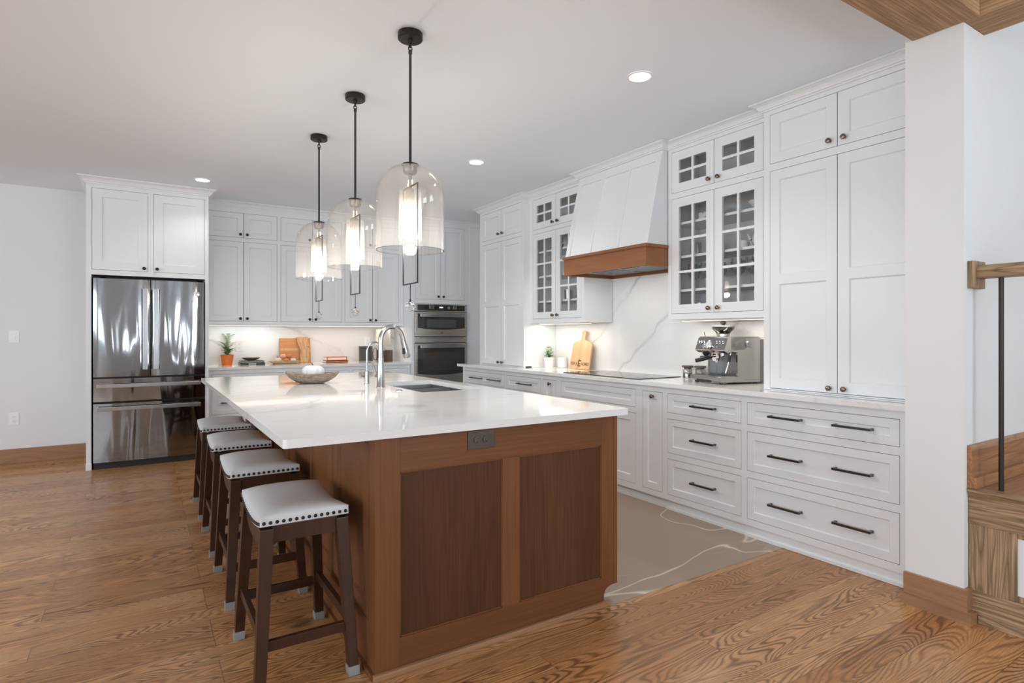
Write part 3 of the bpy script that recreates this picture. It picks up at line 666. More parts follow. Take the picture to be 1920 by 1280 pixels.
# ------------------------------------------------------------------ island
Y0, Y1, XL, XR = 2.06, 5.235, 0.715, 1.897
t = thing('kitchen_island', 'large cherry wood kitchen island body under the white slab', 'kitchen island', ((XL + XR) / 2, (Y0 + Y1) / 2, 0))
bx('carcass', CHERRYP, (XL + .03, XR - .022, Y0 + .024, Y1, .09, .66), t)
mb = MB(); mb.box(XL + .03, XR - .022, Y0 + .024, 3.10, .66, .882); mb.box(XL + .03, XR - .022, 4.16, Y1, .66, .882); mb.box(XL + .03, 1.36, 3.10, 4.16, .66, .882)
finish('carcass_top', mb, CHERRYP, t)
F = back(Y0)
def isl(name, mat, a0, a1, d0, d1, z0, z1, bev=.0015):
    mb = MB(); mb.fbox(F, a0, a1, d0, d1, z0, z1); return finish(name, mat and mb, mat, t, bevel=bev)
isl('corner_post', CHERRY, XL, XL + .022, -.06, .0, 0.0, .883)
isl('stile', CHERRY, XL + .022, .812, -.024, -.001, 0.0, .883)
isl('stile', CHERRY, 1.262, 1.345, -.024, -.001, .130, .748)
isl('top_rail', CHERRYX, .812, 1.80, -.024, -.001, .748, .883)
mb = MB(); mb.prism([(.812, 0.0), (1.815, 0.0), (1.815, .05), (1.822, .068), (1.836, .080), (1.855, .086), (1.80, .1301), (.812, .1301)], lambda p, q, d: (p, Y0 - d, q), -.024, -.001); finish('bottom_rail', mb, CHERRYX, t)
mb = MB(); mb.prism([(1.80, .130), (1.855, .086), (1.8745, .088), (1.8745, .883), (1.80, .883)], lambda p, q, d: (p, Y0 - d, q), -.024, -.0009); finish('stile', mb, CHERRY, t)
isl('door_edge', CHERRY, 1.876, XR, -.6, 0, .088, .883)
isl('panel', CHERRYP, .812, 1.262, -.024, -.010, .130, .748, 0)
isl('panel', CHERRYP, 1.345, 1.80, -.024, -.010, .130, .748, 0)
mb = MB()
for p, q in ((.812, 1.262), (1.345, 1.80)):
    for a, b, c, d_ in ((p, p + .005, .130, .748), (q - .005, q, .130, .748), (p, q, .130, .135), (p, q, .743, .748)): mb.fbox(F, a, b, -.0101, -.005, c, d_)
finish('panel_bead', mb, CHERRY, t)
isl('base_shoe', OAKT, XL - .01, 1.835, 0, .018, 0, .024, .004)
F2 = lambda a, d, z: (XL - d, a, z)
# seating side: shaker doors
ys = [2.125, 2.62, 3.115, 3.64, 4.135, 4.66, 5.20]
mb = MB(); face_frame(mb, F2, Y0 + .06, Y1, 0.0, .883, [(a + .006, b - .006, .190, .855) for a, b in zip(ys, ys[1:])], .03); finish('side_frame', mb, CHERRY, t)
for a, b in zip(ys, ys[1:]):
    mb = MB(); shaker(mb, F2, a + .006, b - .006, .190, .855, .065, .010); d = finish('door', mb, CHERRY, t)
for a in (2.62, 3.64, 4.66):
    for s in (-1, 1): knob(F2, a + s * .035, .80, t, .012, BLACKM)
mb = MB(); mb.fbox(F2, Y0, Y1, 0, .014, 0, .022); finish('base_shoe', mb, CHERRY, t)
# working side
F3 = lambda a, d, z: (XR - .022 + d, a, z)
for a, b in zip((2.68, 3.12, 3.66, 4.20, 4.72), (3.12, 3.66, 4.20, 4.72, 5.23)):
    mb = MB(); shaker(mb, lambda p, d, z: (XR + d, p, z), a, b, .10, .87, .06); finish('door', mb, CHERRY, t)
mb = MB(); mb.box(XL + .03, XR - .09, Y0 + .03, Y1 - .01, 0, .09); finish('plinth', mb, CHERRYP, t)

# island top with sink cut-out
SX0, SX1, SY0, SY1 = 1.42, 1.85, 3.25, 4.07
mb = MB(); TX0, TX1, TY0, TY1 = 0.392, 1.945, 2.030, 5.255
def rc(cx, cy, a0, r=.014): return [(cx + r * math.cos(math.radians(a0 + k * 18)), cy + r * math.sin(math.radians(a0 + k * 18))) for k in range(6)]
up = lambda p, q, d: (p, q, d)
mb.prism([(SX0, TY1), *rc(TX0 + .014, TY1 - .014, 90), *rc(TX0 + .014, TY0 + .014, 180), (SX0, TY0)], up, .884, .914)
mb.prism([(SX1, TY0), *rc(TX1 - .014, TY0 + .014, 270), *rc(TX1 - .014, TY1 - .014, 0), (SX1, TY1)], up, .884, .914)
mb.box(SX0, SX1, TY0, SY0, .884, .914); mb.box(SX0, SX1, SY1, TY1, .884, .914)
top = finish('countertop', mb, QUARTZ, smooth=False); tag(top, 'big white quartz slab covering the kitchen island', 'countertop')
# sink
t = thing('sink', 'undermount stainless double-bowl sink cut into the island top', 'sink', ((SX0 + SX1) / 2, (SY0 + SY1) / 2, .69))
def bowl(y_0, y_1, name):
    mb = MB(); x0, x1, zt, zb, th = SX0 - .004, SX1 + .004, .883, .70, .003
    mb.box(x0 - th, x0, y_0, y_1, zb, zt); mb.box(x1, x1 + th, y_0, y_1, zb, zt); mb.box(x0, x1, y_0, y_0 + th, zb, zt); mb.box(x0, x1, y_1 - th, y_1, zb, zt); mb.box(x0, x1, y_0, y_1, zb - th, zb)
    finish(name, mb, SINKM, t)
    mb = MB(); mb.lathe([(.045, 0), (.042, .003), (.03, .001), (.001, .001)], ((x0 + x1) / 2, (y_0 + y_1) / 2, zb + .0005), 20); finish('drain', mb, STEEL, t, smooth=True)
bowl(SY0 - .004, 3.74, 'bowl'); bowl(3.76, SY1 + .004, 'bowl')
bx('divider', STEEL, (SX0 - .003, SX1 + .003, 3.739, 3.761, .70, .874), t, bevel=.004)
# faucet
t = thing('faucet', 'tall brushed gooseneck kitchen faucet with pull-down spray', 'faucet', (1.323, 3.70, .914))
mb = MB(); mb.lathe([(.029, .914), (.029, .917), (.027, .920), (.0235, 1.02), (.0185, 1.105), (.0185, 1.108)], (1.323, 3.70, 0), 28); finish('body', mb, CHROME, t, smooth=True)
arc = [(1.323, 3.70, 1.108), (1.323, 3.70, 1.16), (1.323, 3.70, 1.21)]
for k in range(1, 15):
    a = PI - k * (PI - .25) / 14; arc.append((1.323 + .076 + .076 * math.cos(a), 3.70, 1.222 + .082 * math.sin(a) * 1.12))
arc += [(1.480, 3.70, 1.215)]
mb = MB(); mb.tube(arc, .0165, 16); finish('spout', mb, CHROME, t, smooth=True)
mb = MB(); mb.tube([(1.478, 3.70, 1.222), (1.484, 3.70, 1.20), (1.494, 3.70, 1.16), (1.505, 3.70, 1.115), (1.507, 3.70, 1.106)], [.0175, .019, .0225, .026, .0235], 20); sp = finish('spray_head', mb, CHROME, t, smooth=True)
mb = MB(); mb.box(1.468, 1.480, 3.672, 3.690, 1.13, 1.170); finish('spray_button', mb, BLACK, sp, bevel=.002)
mb = MB(); mb.tube([(1.323, 3.722, .985), (1.318, 3.758, .985)], .017, 18); mb.tube([(1.318, 3.752, .985), (1.300, 3.762, 1.03), (1.285, 3.764, 1.085)], [.008, .007, .0055], 10); finish('handle', mb, CHROME, t, smooth=True)
t = thing('water_tap', 'slim curved drinking-water tap beside the tall faucet', 'tap', (1.323, 3.98, .914))
mb = MB(); mb.lathe([(.021, .914), (.021, .918), (.0165, .920), (.0165, 1.005), (.010, 1.009)], (1.323, 3.98, 0), 20); finish('body', mb, CHROME, t, smooth=True)
arc = [(1.323, 3.98, 1.0), (1.323, 3.98, 1.13)] + [(1.323 + .062 - .062 * math.cos(k * PI * .62 / 12), 3.98 - .0 * k, 1.14 + .068 * math.sin(k * PI * .62 / 12)) for k in range(13)]
mb = MB(); mb.tube(arc, .0072, 12); finish('spout', mb, CHROME, t, smooth=True)
mb = MB(); mb.tube([(1.323, 3.995, .965), (1.306, 4.03, .965)], .010, 14); mb.tube([(1.308, 4.028, .965), (1.302, 4.036, 1.01)], .003, 8); finish('handle', mb, CHROME, t, smooth=True)
mb = MB(); mb.lathe([(.024, 0), (.024, .004), (.016, .007), (.015, .011), (.001, .012)], (1.335, 3.40, .914), 22); tag(finish('air_switch', mb, BRIGHT, smooth=True), 'small round chrome air-switch button on the island by the sink', 'button')

# outlet on the island
def outlet(name, F, a, z, label, cat='electrical outlet', mat=PLATE, w_=.07, h_=.115, horiz=False, kind='duplex', slot=SHADOWC):
    t = thing(name, label, cat, F(a, 0, z - h_ / 2))
    mb = MB(); mb.fbox(F, a - w_ / 2, a + w_ / 2, 0.0002, .006, z - h_ / 2, z + h_ / 2); finish('cover_plate', mb, mat, t, bevel=.0015)
    if kind == 'duplex':
        for s in (-1, 1):
            ca, cz = (a + s * .021, z) if horiz else (a, z + s * .021)
            mb = MB(); mb.lathe([(.0155, 0), (.0155, .004), (.0001, .004)], F(ca, .006, cz), 20, facing(F)); r = finish('receptacle', mb, mat, t)
            mb = MB()
            for q in (-1, 1):
                if horiz: mb.fbox(F, ca - .004, ca + .004, .0095, .0108, cz + q * .006 - .001, cz + q * .006 + .001)
                else: mb.fbox(F, ca + q * .006 - .001, ca + q * .006 + .001, .0095, .0108, cz - .001, cz + .007)
            mb.fbox(F, ca - .002, ca + .002, .0095, .0108, cz - .0105, cz - .0065); finish('slot', mb, slot, r)
    else:
        mb = MB(); mb.fbox(F, a - .0165, a + .0165, .006, .0085, z - .033, z + .033); r = finish('rocker', mb, mat, t, bevel=.001)
        mb = MB(); mb.fbox(F, a - .010, a + .010, .0085, .0125, z - .026, z + .0); finish('paddle', mb, mat, r, bevel=.001)
    return t
outlet('power_outlet', back(Y0 - 0), 1.157, .838, 'dark bronze outlet plate on the end of the wooden island', mat=simple('bronze_plate', (.10, .080, .068), .4, .5), w_=.122, h_=.072, horiz=True, slot=KNOBM)
FW = back(7.44)
outlet('light_switch', FW, -1.068, 1.240, 'white rocker light switch on the left wall', 'light switch', w_=.078, h_=.118, kind='rocker')
outlet('power_outlet', FW, -1.070, .433, 'white duplex outlet low on the left wall under the light switch', w_=.078, h_=.118)
FS = back(7.42)
outlet('power_outlet', FS, 0.945, 1.125, 'white outlet on the marble backsplash beside the fern', w_=.075, h_=.125)
outlet('power_outlet', FS, 2.47, 1.165, 'white outlet on the backsplash left of the small lamp', w_=.075, h_=.125)

# ------------------------------------------------------------------ stools
def make_stool():
    t = thing('bar_stool', '', 'bar stool', (0, 0, 0), 'saddle bar stools along the island')
    LW, LL = .155, .222           # seat half sizes (x, y)
    def sad(y): return .028 * (abs(y) / LL) ** 2
    # legs
    for sx in (-1, 1):
        for sy in (-1, 1):
            mb = MB(); tx, ty, bx_, by = sx * (LW - .024), sy * (LL - .024), sx * .163, sy * .252
            h0, h1 = .018, .023
            ring = lambda cx, cy, h, z: [(cx - h, cy - h, z), (cx + h, cy - h, z), (cx + h, cy + h, z), (cx - h, cy + h, z)]
            mb.hexa(ring(bx_, by, h0, .008) + ring(tx, ty, h1, .578)); lg = finish('leg', mb, STOOLW, t, bevel=.003)
            mb = MB(); k = .034 / .58; mb.hexa(ring(bx_, by, h0 + .0025, .0) + ring(bx_ + (tx - bx_) * k, by + (ty - by) * k, h0 + .003, .034)); finish('foot_cap', mb, simple('clear_foot_cap', (.26, .265, .265), .2) if 'clear_foot_cap' not in bpy.data.materials else bpy.data.materials['clear_foot_cap'], lg, bevel=.002)
    def lerp(sx, sy, z): k = (.570 - z) / .562; return (sx * (LW - .024 + k * (.163 - LW + .024)), sy * (LL - .024 + k * (.252 - LL + .024)))
    # end stretchers and side stretchers
    for sy in (-1, 1):
        x, y = lerp(1, sy, .178); mb = MB(); mb.box(-x + .015, x - .015, y - .010, y + .010, .160, .196); finish('stretcher', mb, STOOLW, t, bevel=.002)
    for sx in (-1, 1):
        x, y = lerp(sx, 1, .205); mb = MB(); mb.box(x - .010, x + .010, -y + .015, y - .015, .187, .223); finish('stretcher', mb, STOOLW, t, bevel=.002)
    # aprons
    for sy in (-1, 1):
        mb = MB(); y = sy * (LL - .020); x = LW - .04
        poly = [(-x, .586), (x, .586), (x, .514), (x - .02, .526), (-x + .02, .526), (-x, .514)]
        mb.prism(poly, lambda p, q, d: (p, d, q), y - .011, y + .011); finish('apron', mb, STOOLW, t, bevel=.002)
    for sx in (-1, 1):
        mb = MB(); x = sx * (LW - .022); y = LL - .035; n = 14; poly = []
        for i in range(n + 1): yy = -y + 2 * y * i / n; poly.append((yy, .560 + sad(yy)))
        for i in range(n + 1): yy = y - 2 * y * i / n; poly.append((yy, .489 + .045 * (abs(yy) / y) ** 3))
        mb.prism(poly, lambda p, q, d: (d, p, q), x - .011, x + .011); finish('apron', mb, STOOLW, t)
    # padded saddle seat
    mb = MB(); nx, ny = 14, 22; P = {}
    def top_z(u, v, y): e = (1 - abs(u) ** 3.2) * (1 - abs(v) ** 5); return .594 + sad(y) + .036 * max(e, 0) ** .6
    bm = mb.bm
    for i in range(nx + 1):
        for j in range(ny + 1):
            u, v = -1 + 2 * i / nx, -1 + 2 * j / ny
            u = math.sin(u * PI / 2); v = math.sin(v * PI / 2)
            x, y = u * LW, v * LL
            P[i, j] = bm.verts.new((x * (1 if abs(u) < .999 or abs(v) < .999 else .985), y, top_z(u, v, y)))
    for i in range(nx):
        for j in range(ny): bm.faces.new((P[i, j], P[i + 1, j], P[i + 1, j + 1], P[i, j + 1]))
    loop = [(i, 0) for i in range(nx)] + [(nx, j) for j in range(ny)] + [(i, ny) for i in range(nx, 0, -1)] + [(0, j) for j in range(ny, 0, -1)]
    low = []
    for key in loop:
        c = P[key].co; low.append(bm.verts.new((c.x * 1.004, c.y * 1.004, .562 + sad(c.y))))
    n = len(loop)
    for k in range(n): bm.faces.new((P[loop[k]], P[loop[(k + 1) % n]], low[(k + 1) % n], low[k]))
    c0 = bm.verts.new((0, 0, .562))
    for k in range(n): bm.faces.new((low[k], low[(k + 1) % n], c0))
    s = finish('seat', mb, LEATHER, t, smooth=True)
    mb = MB()
    def nail(x, y, nv):
        q = Vector(nv).to_track_quat('Z', 'Y').to_matrix(); mb.lathe([(.0068, -.001), (.0062, .002), (.004, .0042), (.0008, .005)], (x, y, .573 + sad(y)), 8, q)
    for sy in (-1, 1):
        for k in range(14): nail(-LW + .012 + k * (2 * LW - .024) / 13, sy * LL * 1.004, (0, sy, 0))
    for sx in (-1, 1):
        for k in range(20): nail(sx * LW * 1.004, -LL + .012 + k * (2 * LL - .024) / 19, (sx, 0, 0))
    finish('nailhead_trim', mb, KNOBM if False else BLACKM, t, smooth=True)
    return t
stool = make_stool()
for i, (y, lab) in enumerate([(2.405, 'grey leather saddle bar stool nearest the camera'), (3.215, 'second nearest grey saddle stool, tucked behind the front one'),
                              (3.96, 'third grey saddle stool from the camera, second from the refrigerator'), (4.745, 'grey leather saddle stool nearest the refrigerator')]):
    s = stool if i == 0 else copy_tree(stool)
    s.location = (.500, y, 0); s['label'] = lab

# ------------------------------------------------------------------ pendants
def make_pendant():
    t = thing('pendant_light', '', 'pendant light', (0, 0, 0), 'glass dome pendants over the island')
    z0 = CEIL
    mb = MB(); mb.lathe([(.058, z0 - .0005), (.060, z0 - .004), (.060, z0 - .030), (.056, z0 - .034), (.012, z0 - .036), (.010, z0 - .05), (.002, z0 - .052)], seg=36); finish('canopy', mb, BLACKM, t, smooth=True)
    mb = MB(); mb.tube([(0, .009 * math.cos(a * PI / 8), z0 - .058 + .013 * math.sin(a * PI / 8)) for a in range(17)], .0028, 8); mb.tube([(.009 * math.cos(a * PI / 8), 0, z0 - .076 + .013 * math.sin(a * PI / 8)) for a in range(17)], .0028, 8); finish('swivel_link', mb, BLACKM, t, smooth=True)
    mb = MB(); mb.lathe([(.009, z0 - .083), (.009, z0 - .10), (.0065, z0 - .104), (.0065, 2.098), (.009, 2.096), (.009, 2.085)], seg=16); finish('rod', mb, BLACKM, t, smooth=True)
    mb = MB(); mb.lathe([(.040, 2.092), (.042, 2.089), (.042, 2.086), (.010, 2.0855)], seg=32); cap = finish('shade_cap', mb, BLACKM, t, smooth=True)
    mb = MB(); mb.lathe([(.034, 2.084), (.034, 2.055), (.028, 2.044), (.008, 2.040), (.006, 2.0), (.006, 1.975)], seg=24); finish('inner_collar', mb, simple('frosted_grey', (.33, .30, .28), .35, .5), t, smooth=True)
    R = .164; prof = []
    for k in range(0, 13):
        a = k / 12 * PI / 2; prof.append((.03 + (R - .03) * math.sin(a), 1.925 + .160 * math.cos(a)))
    prof += [(R, 1.86), (R, 1.78), (R, 1.672)]
    inner = [(r - .003, z - (.003 if i < 12 else 0)) for i, (r, z) in enumerate(prof)][::-1]
    mb = MB(); mb.lathe(prof + inner, seg=56, cap=False); finish('glass_shade', mb, GLASS, t, smooth=True)
    mb = MB(); mb.lathe([(R + .001, 1.674), (R + .001, 1.671), (R - .004, 1.671), (R - .004, 1.674)], seg=56, cap=False); finish('shade_rim', mb, thin_glass('rim_glass', (.93, .92, .90), .35, .9), t, smooth=True)
    # wire frame loop through the shade
    mb = MB(); fy = .092; zt, zb = 1.985, 1.507; s = .0028
    mb.box(-s, s, -fy, fy, zt - 2 * s, zt); mb.box(-s, s, -fy, fy, zb, zb + 2 * s)
    mb.box(-s, s, -fy, -fy + 2 * s, zb, zt); mb.box(-s, s, fy - 2 * s, fy, zb, zt); finish('wire_frame', mb, BLACKM, t)
    mb = MB(); mb.tube([(0, 0, zb + .002), (0, 0, 1.427)], .0022, 8); mb.tube([(0, 0, 1.432), (0, 0, 1.418)], .005, 10); finish('drop_rod', mb, BLACKM, t)
    mb = MB(); bmesh.ops.create_icosphere(mb.bm, subdivisions=2, radius=.026, matrix=Matrix.Translation((0, 0, 1.400))); finish('crystal_ball', mb, CRYSTAL, t)
    # inner glass sleeve, socket, bulb
    mb = MB(); mb.lathe([(.052, 1.965), (.054, 1.96), (.054, 1.722), (.052, 1.722), (.052, 1.958)], seg=32, cap=False); finish('glass_sleeve', mb, SLEEVE, t, smooth=True)
    mb = MB(); mb.lathe([(.006, 1.978), (.020, 1.968), (.021, 1.962), (.021, 1.885), (.018, 1.880), (.001, 1.880)], seg=24); finish('socket', mb, simple('taupe_socket', (.30, .25, .21), .4, .3), t, smooth=True)
    mb = MB(); mb.lathe([(.013, 1.880), (.014, 1.872), (.022, 1.855), (.025, 1.840), (.025, 1.805), (.019, 1.778), (.009, 1.768), (.0005, 1.766)], seg=20); finish('bulb', mb, BULB, t, smooth=True)
    return t
pend = make_pendant()
for i, (y, lab) in enumerate([(2.66, 'glass dome pendant light closest to the camera'), (3.53, 'middle glass dome pendant light of the row of three'), (4.40, 'farthest glass dome pendant light, nearest the refrigerator')]):
    s = pend if i == 0 else copy_tree(pend)
    s.location = (1.10, y, 0); s['label'] = lab
    light('bulb_light', 'POINT', (1.10, y, 1.72), 10, (1, .95, .89), size=.03)

# recessed ceiling lights
def can():
    t = thing('recessed_light', '', 'ceiling light', (0, 0, 0), 'round recessed ceiling lights')
    mb = MB(); mb.lathe([(.072, CEIL - .0002), (.074, CEIL - .004), (.060, CEIL - .006), (.058, CEIL - .003)], seg=36, cap=False); finish('trim_ring', mb, PLATE, t, smooth=True)
    mb = MB(); mb.lathe([(.059, CEIL - .001), (.059, CEIL - .0035), (.001, CEIL - .0035)], seg=36); finish('lens', mb, CANL, t); return t
c0 = can()
for i, (x, y, lab) in enumerate([(2.387, 2.405, 'recessed ceiling light nearest the camera, in front of the glass cabinets'), (2.398, 4.348, 'recessed ceiling light over the far half of the aisle'), (.479, 6.245, 'recessed ceiling light in front of the refrigerator cabinet')]):
    pw = (22, 24, 9)[i]
    c = c0 if i == 0 else copy_tree(c0)
    c.location = (x, y, 0); c['label'] = lab
    light('can_light', 'SPOT', (x, y, CEIL - .02), pw, (1, .97, .94), size=.05, angle=2.3, blend=.6)

# under-cabinet strips
def ucl(dims, label, loc, sx, sy, p):
    t = thing('under_cabinet_light', label, 'under-cabinet light', ((dims[0] + dims[1]) / 2, (dims[2] + dims[3]) / 2, dims[4]))
    bx('housing', PLATE, dims, t)
    x0, x1, y_0, y_1, z0, z1 = dims; bx('lens', STRIP, (x0 + .003, x1 - .003, y_0 + .003, y_1 - .003, z0 - .002, z0 + .001), t)
    light('strip_light', 'AREA', (loc[0], loc[1], z0 - .006), p, (1, .88, .74), (0, 0, 0), sx, sy)
ucl((.60, 2.80, 7.16, 7.19, 1.360, 1.370), 'long under-cabinet light strip below the back wall cabinets', (1.70, 7.175), 2.2, .03, 3.2)
ucl((3.52, 3.55, 4.20, 5.02, 1.365, 1.375), 'under-cabinet light strip above the white plant pot', (3.535, 4.61), .03, .8, 2.4)
ucl((3.52, 3.55, 2.32, 3.10, 1.365, 1.375), 'under-cabinet light strip above the espresso machine', (3.535, 2.71), .03, .75, 2.5)
light('hood_light', 'AREA', (3.35, 3.65, 1.795), 2.0, (1, .95, .9), (0, 0, 0), .12, .5)

# ------------------------------------------------------------------ stair side
t = thing('staircase_landing', 'oak staircase landing with panelled side beside the white pillar', 'staircase', (3.8, 0.4, 0))
YN, YE = 1.098, -1.2
bx('panel_core', STAIRV, (3.118, 3.20, YE, YN - .0, .0, .55), t)
bx('top_board', STAIRH, (3.098, 3.118, YE, YN, .425, .552), t, bevel=.002)
bx('bottom_board', STAIRH, (3.098, 3.118, YE, YN, .0, .135), t, bevel=.002)
bx('base_shoe', STAIRH, (3.083, 3.098, YE, 1.058, .0, .035), t, bevel=.004)
bx('stile', STAIRV, (3.100, 3.118, .955, YN, .135, .425), t, bevel=.001)
bx('panel_frame', STAIRV, (3.108, 3.121, .930, .955, .135, .425), t, bevel=.002)
bx('white_panel', WHITE, (3.1165, 3.121, .45, .930, .160, .400), t)
mb = MB(); mb.prism([(3.085, .582), (3.085, .570), (3.092, .562), (3.096, .552), (3.14, .552), (3.14, .582)], lambda p, q, d: (p, d, q), YE, YN); finish('nosing', mb, STAIRH, t)
bx('landing_tread', STAIRX, (3.14, 5.9, YE, YN, .55, .5825), t)
bx('landing_front', STAIRV, (3.2, 5.9, YE, YE + .02, 0, .55), t)
t2 = thing('stair_skirt', 'oak skirting board on the stair wall above the landing', 'skirting board', (4, 1.09, .583))
mb = MB(); mb.prism([(1.0995, .583), (1.0995, .770), (1.094, .772), (1.084, .764), (1.080, .750), (1.080, .583)], lambda p, q, d: (d, p, q), 3.090, 5.9); finish('board', mb, STAIRX, t2)
bx('shoe', STAIRX, (3.088, 5.9, 1.062, 1.0798, .583, .633), t2, bevel=.002)
t = thing('stair_handrail', 'oak handrail leaving the wall next to the pillar', 'handrail', (3.155, 1.09, 1.47))
bx('wall_rosette', STAIRV, (3.092, 3.218, 1.075, 1.0995, 1.468, 1.590), t, bevel=.006)
mb = MB(); mb.prism([(-.034, 1.512), (.034, 1.512), (.034, 1.530), (.028, 1.536), (.034, 1.545), (.034, 1.562), (.022, 1.570), (-.022, 1.570), (-.034, 1.562), (-.034, 1.545), (-.028, 1.536), (-.034, 1.530)], lambda p, q, d: (3.155 + p, d, q), YE, 1.0755); finish('rail', mb, STAIRH, t)
mb = MB(); mb.tube([(3.155, .998, .583), (3.155, .998, 1.513)], .0095, 16); tag(finish('baluster', mb, BLACKM, smooth=True), 'slim round black metal baluster under the handrail', 'baluster')


# ------------------------------------------------------------------ props
CT = .9143
ORANGE = simple('orange_pot', (0.72, 0.16, 0.02), .45); SOIL = simple('dark_soil', (.05, .035, .025), .9)
CERAM = simple('white_ceramic', (.80, .80, .79), .25); GREEN = simple('leaf_green', (.09, .27, .035), .5); GREENL = simple('pale_leaf_green', (.26, .42, .14), .5); DKGREEN = simple('deep_leaf_green', (.045, .17, .03), .5)
def leaf(mb, p, d, up, L, W, fold=.2):
    d = Vector(d).normalized(); s = d.cross(Vector(up)).normalized(); n = s.cross(d)
    p = Vector(p); a = p; b = p + d * L * .45 + s * W / 2 + n * W * fold; c = p + d * L; e = p + d * L * .45 - s * W / 2 + n * W * fold; m_ = p + d * L * .45
    v = [mb.bm.verts.new(q) for q in (a, b, c, e, m_)]
    mb.bm.faces.new((v[0], v[1], v[4])); mb.bm.faces.new((v[1], v[2], v[4])); mb.bm.faces.new((v[2], v[3], v[4])); mb.bm.faces.new((v[3], v[0], v[4]))
t = thing('potted_fern', 'feathery green fern in an orange plastic pot', 'potted plant', (.80, 7.24, CT))
def pot_at(c, rb, rt, h, mat, t, rim=.012):
    mb = MB(); x, y = c
    mb.lathe([(rb, 0), (rt * .97, h - rim), (rt, h - rim), (rt * 1.02, h), (rt * .93, h), (rt * .88, h - .012), (.001, h - .013)], (x, y, CT), 32); p = finish('pot', mb, mat, t, smooth=True)
    mb = MB(); mb.lathe([(rt * .86, h - .014), (rt * .5, h - .009), (.001, h - .008)], (x, y, CT), 20); finish('soil', mb, SOIL, t)
pot_at((.80, 7.24), .051, .068, .118, ORANGE, t)
rnd = random.Random(3); mb = MB(); mb2 = MB()
for k in range(26):
    a = k * 2.4 + rnd.uniform(-.3, .3); top = k % 3
    hh = (.075, .135, .225)[top] + rnd.uniform(-.015, .03); ln = (.085, .095, .075)[top] + rnd.uniform(-.02, .02)
    p0 = Vector((.80 + rnd.uniform(-.012, .012), 7.24, CT + .105)); pts = []
    for s_ in range(12):
        q = s_ / 11; pts.append(p0 + Vector((math.cos(a) * ln * q ** 2.2, math.sin(a) * ln * .7 * q ** 2.2, hh * (1 - (1 - q) ** 1.9))))
    m_ = mb if top else mb2
    m_.tube(pts, .0012, 4)
    for s_ in range(5, 12):
        for f in (0, .33, .66):
            for sg in (-1, 1):
                p = pts[s_ - 1].lerp(pts[s_], f); d = Vector((math.cos(a), math.sin(a), .12)); sd = Vector((-math.sin(a), math.cos(a), rnd.uniform(-.1, .2)))
                leaf(m_, p, sd * sg + d * .6, (0, 0, 1), .030 * (1.15 - abs(s_ - 7.5) / 8), .0065)
for k in range(70):
    a = rnd.uniform(0, 2 * PI); el = rnd.uniform(.1, 1.4); leaf(mb2, (.80 + .02 * math.cos(a), 7.24 + .02 * math.sin(a), CT + .115 + rnd.uniform(0, .03)), (math.cos(a) * math.cos(el), math.sin(a) * math.cos(el), math.sin(el)), (0, 0, 1), rnd.uniform(.02, .04), .009)
finish('fronds', mb, GREENL, t); finish('lower_fronds', mb2, GREEN, t)

def book(name, dims, mat, label, group, rot=0, page=(.82, .80, .75), pitch=None):
    x0, x1, y_0, y_1, z0, z1 = dims; cx, cy = (x0 + x1) / 2, (y_0 + y_1) / 2
    t = thing(name, label, 'book', (cx, cy, z0), group)
    mb = MB(); mb.box(x0, x1, y_0, y_0 + .003, z0, z1); mb.box(x0, x1, y_0, y_1, z0, z0 + .003); mb.box(x0, x1, y_0, y_1, z1 - .003, z1); c = finish('cover', mb, mat, t)
    bx('pages', simple('page_paper', page, .8) if 'page_paper' not in bpy.data.materials else bpy.data.materials['page_paper'], (x0 + .004, x1 - .004, y_0 + .003, y_1 - .004, z0 + .003, z1 - .003), t)
    t.rotation_euler.z = rot; return t, c
GB = simple('grey_book_cloth', (.20, .21, .22), .7); GB2 = simple('dark_book_cloth', (.055, .055, .055), .6); RB = simple('rust_book', (.42, .11, .03), .6); OB = simple('orange_book', (.75, .20, .035), .55); LINEN = simple('book_label', (.85, .83, .80), .6)
b, c = book('book', (.925, 1.185, 7.16, 7.36, CT, CT + .022), GB2, 'dark book at the bottom of the grey pair near the fern', 'grey books by the fern'); bx('spine_label', LINEN, (1.01, 1.09, 7.1592, 7.160, CT + .007, CT + .015), b)
book('book', (.935, 1.175, 7.165, 7.35, CT + .0225, CT + .047), GB, 'grey book on top of the dark one, under the small dish', 'grey books by the fern', .02)
b, c = book('book', (1.882, 2.150, 7.19, 7.36, CT, CT + .026), RB, 'rust brown book lying below the bright orange one', 'orange books'); bx('spine_label', OB, (1.98, 2.04, 7.1892, 7.190, CT + .010, CT + .016), b)
b, c = book('book', (1.890, 2.140, 7.19, 7.35, CT + .0265, CT + .070), OB, 'bright orange book with a white spine label, on the rust one', 'orange books'); bx('spine_label', LINEN, (1.905, 2.125, 7.1892, 7.190, CT + .036, CT + .061), b)
def dish(name, c, r, h, mat, label, cat, sq=(1, 1), th=.004, ellip=None):
    mb = MB(); prof = [(r * .3, 0), (r * .45, .001), (r * .8, h * .5), (r, h), (r - th, h), (r * .78, h * .5 + th), (r * .42, th), (.001, th)]
    mb.lathe(prof, (0, 0, 0), 40)
    for v in mb.bm.verts: v.co.x *= sq[0]; v.co.y *= sq[1]; v.co += Vector(c)
    return tag(finish(name, mb, mat, smooth=True), label, cat)
dish('dish', (1.05, 7.26, CT + .0475), .10, .032, simple('bronze_dish', (.24, .20, .14), .35, .5), 'shallow bronze dish on the two grey books', 'dish', (1, .7))
TRAYW = simple('pale_wood_tray', (.52, .37, .22), .6)
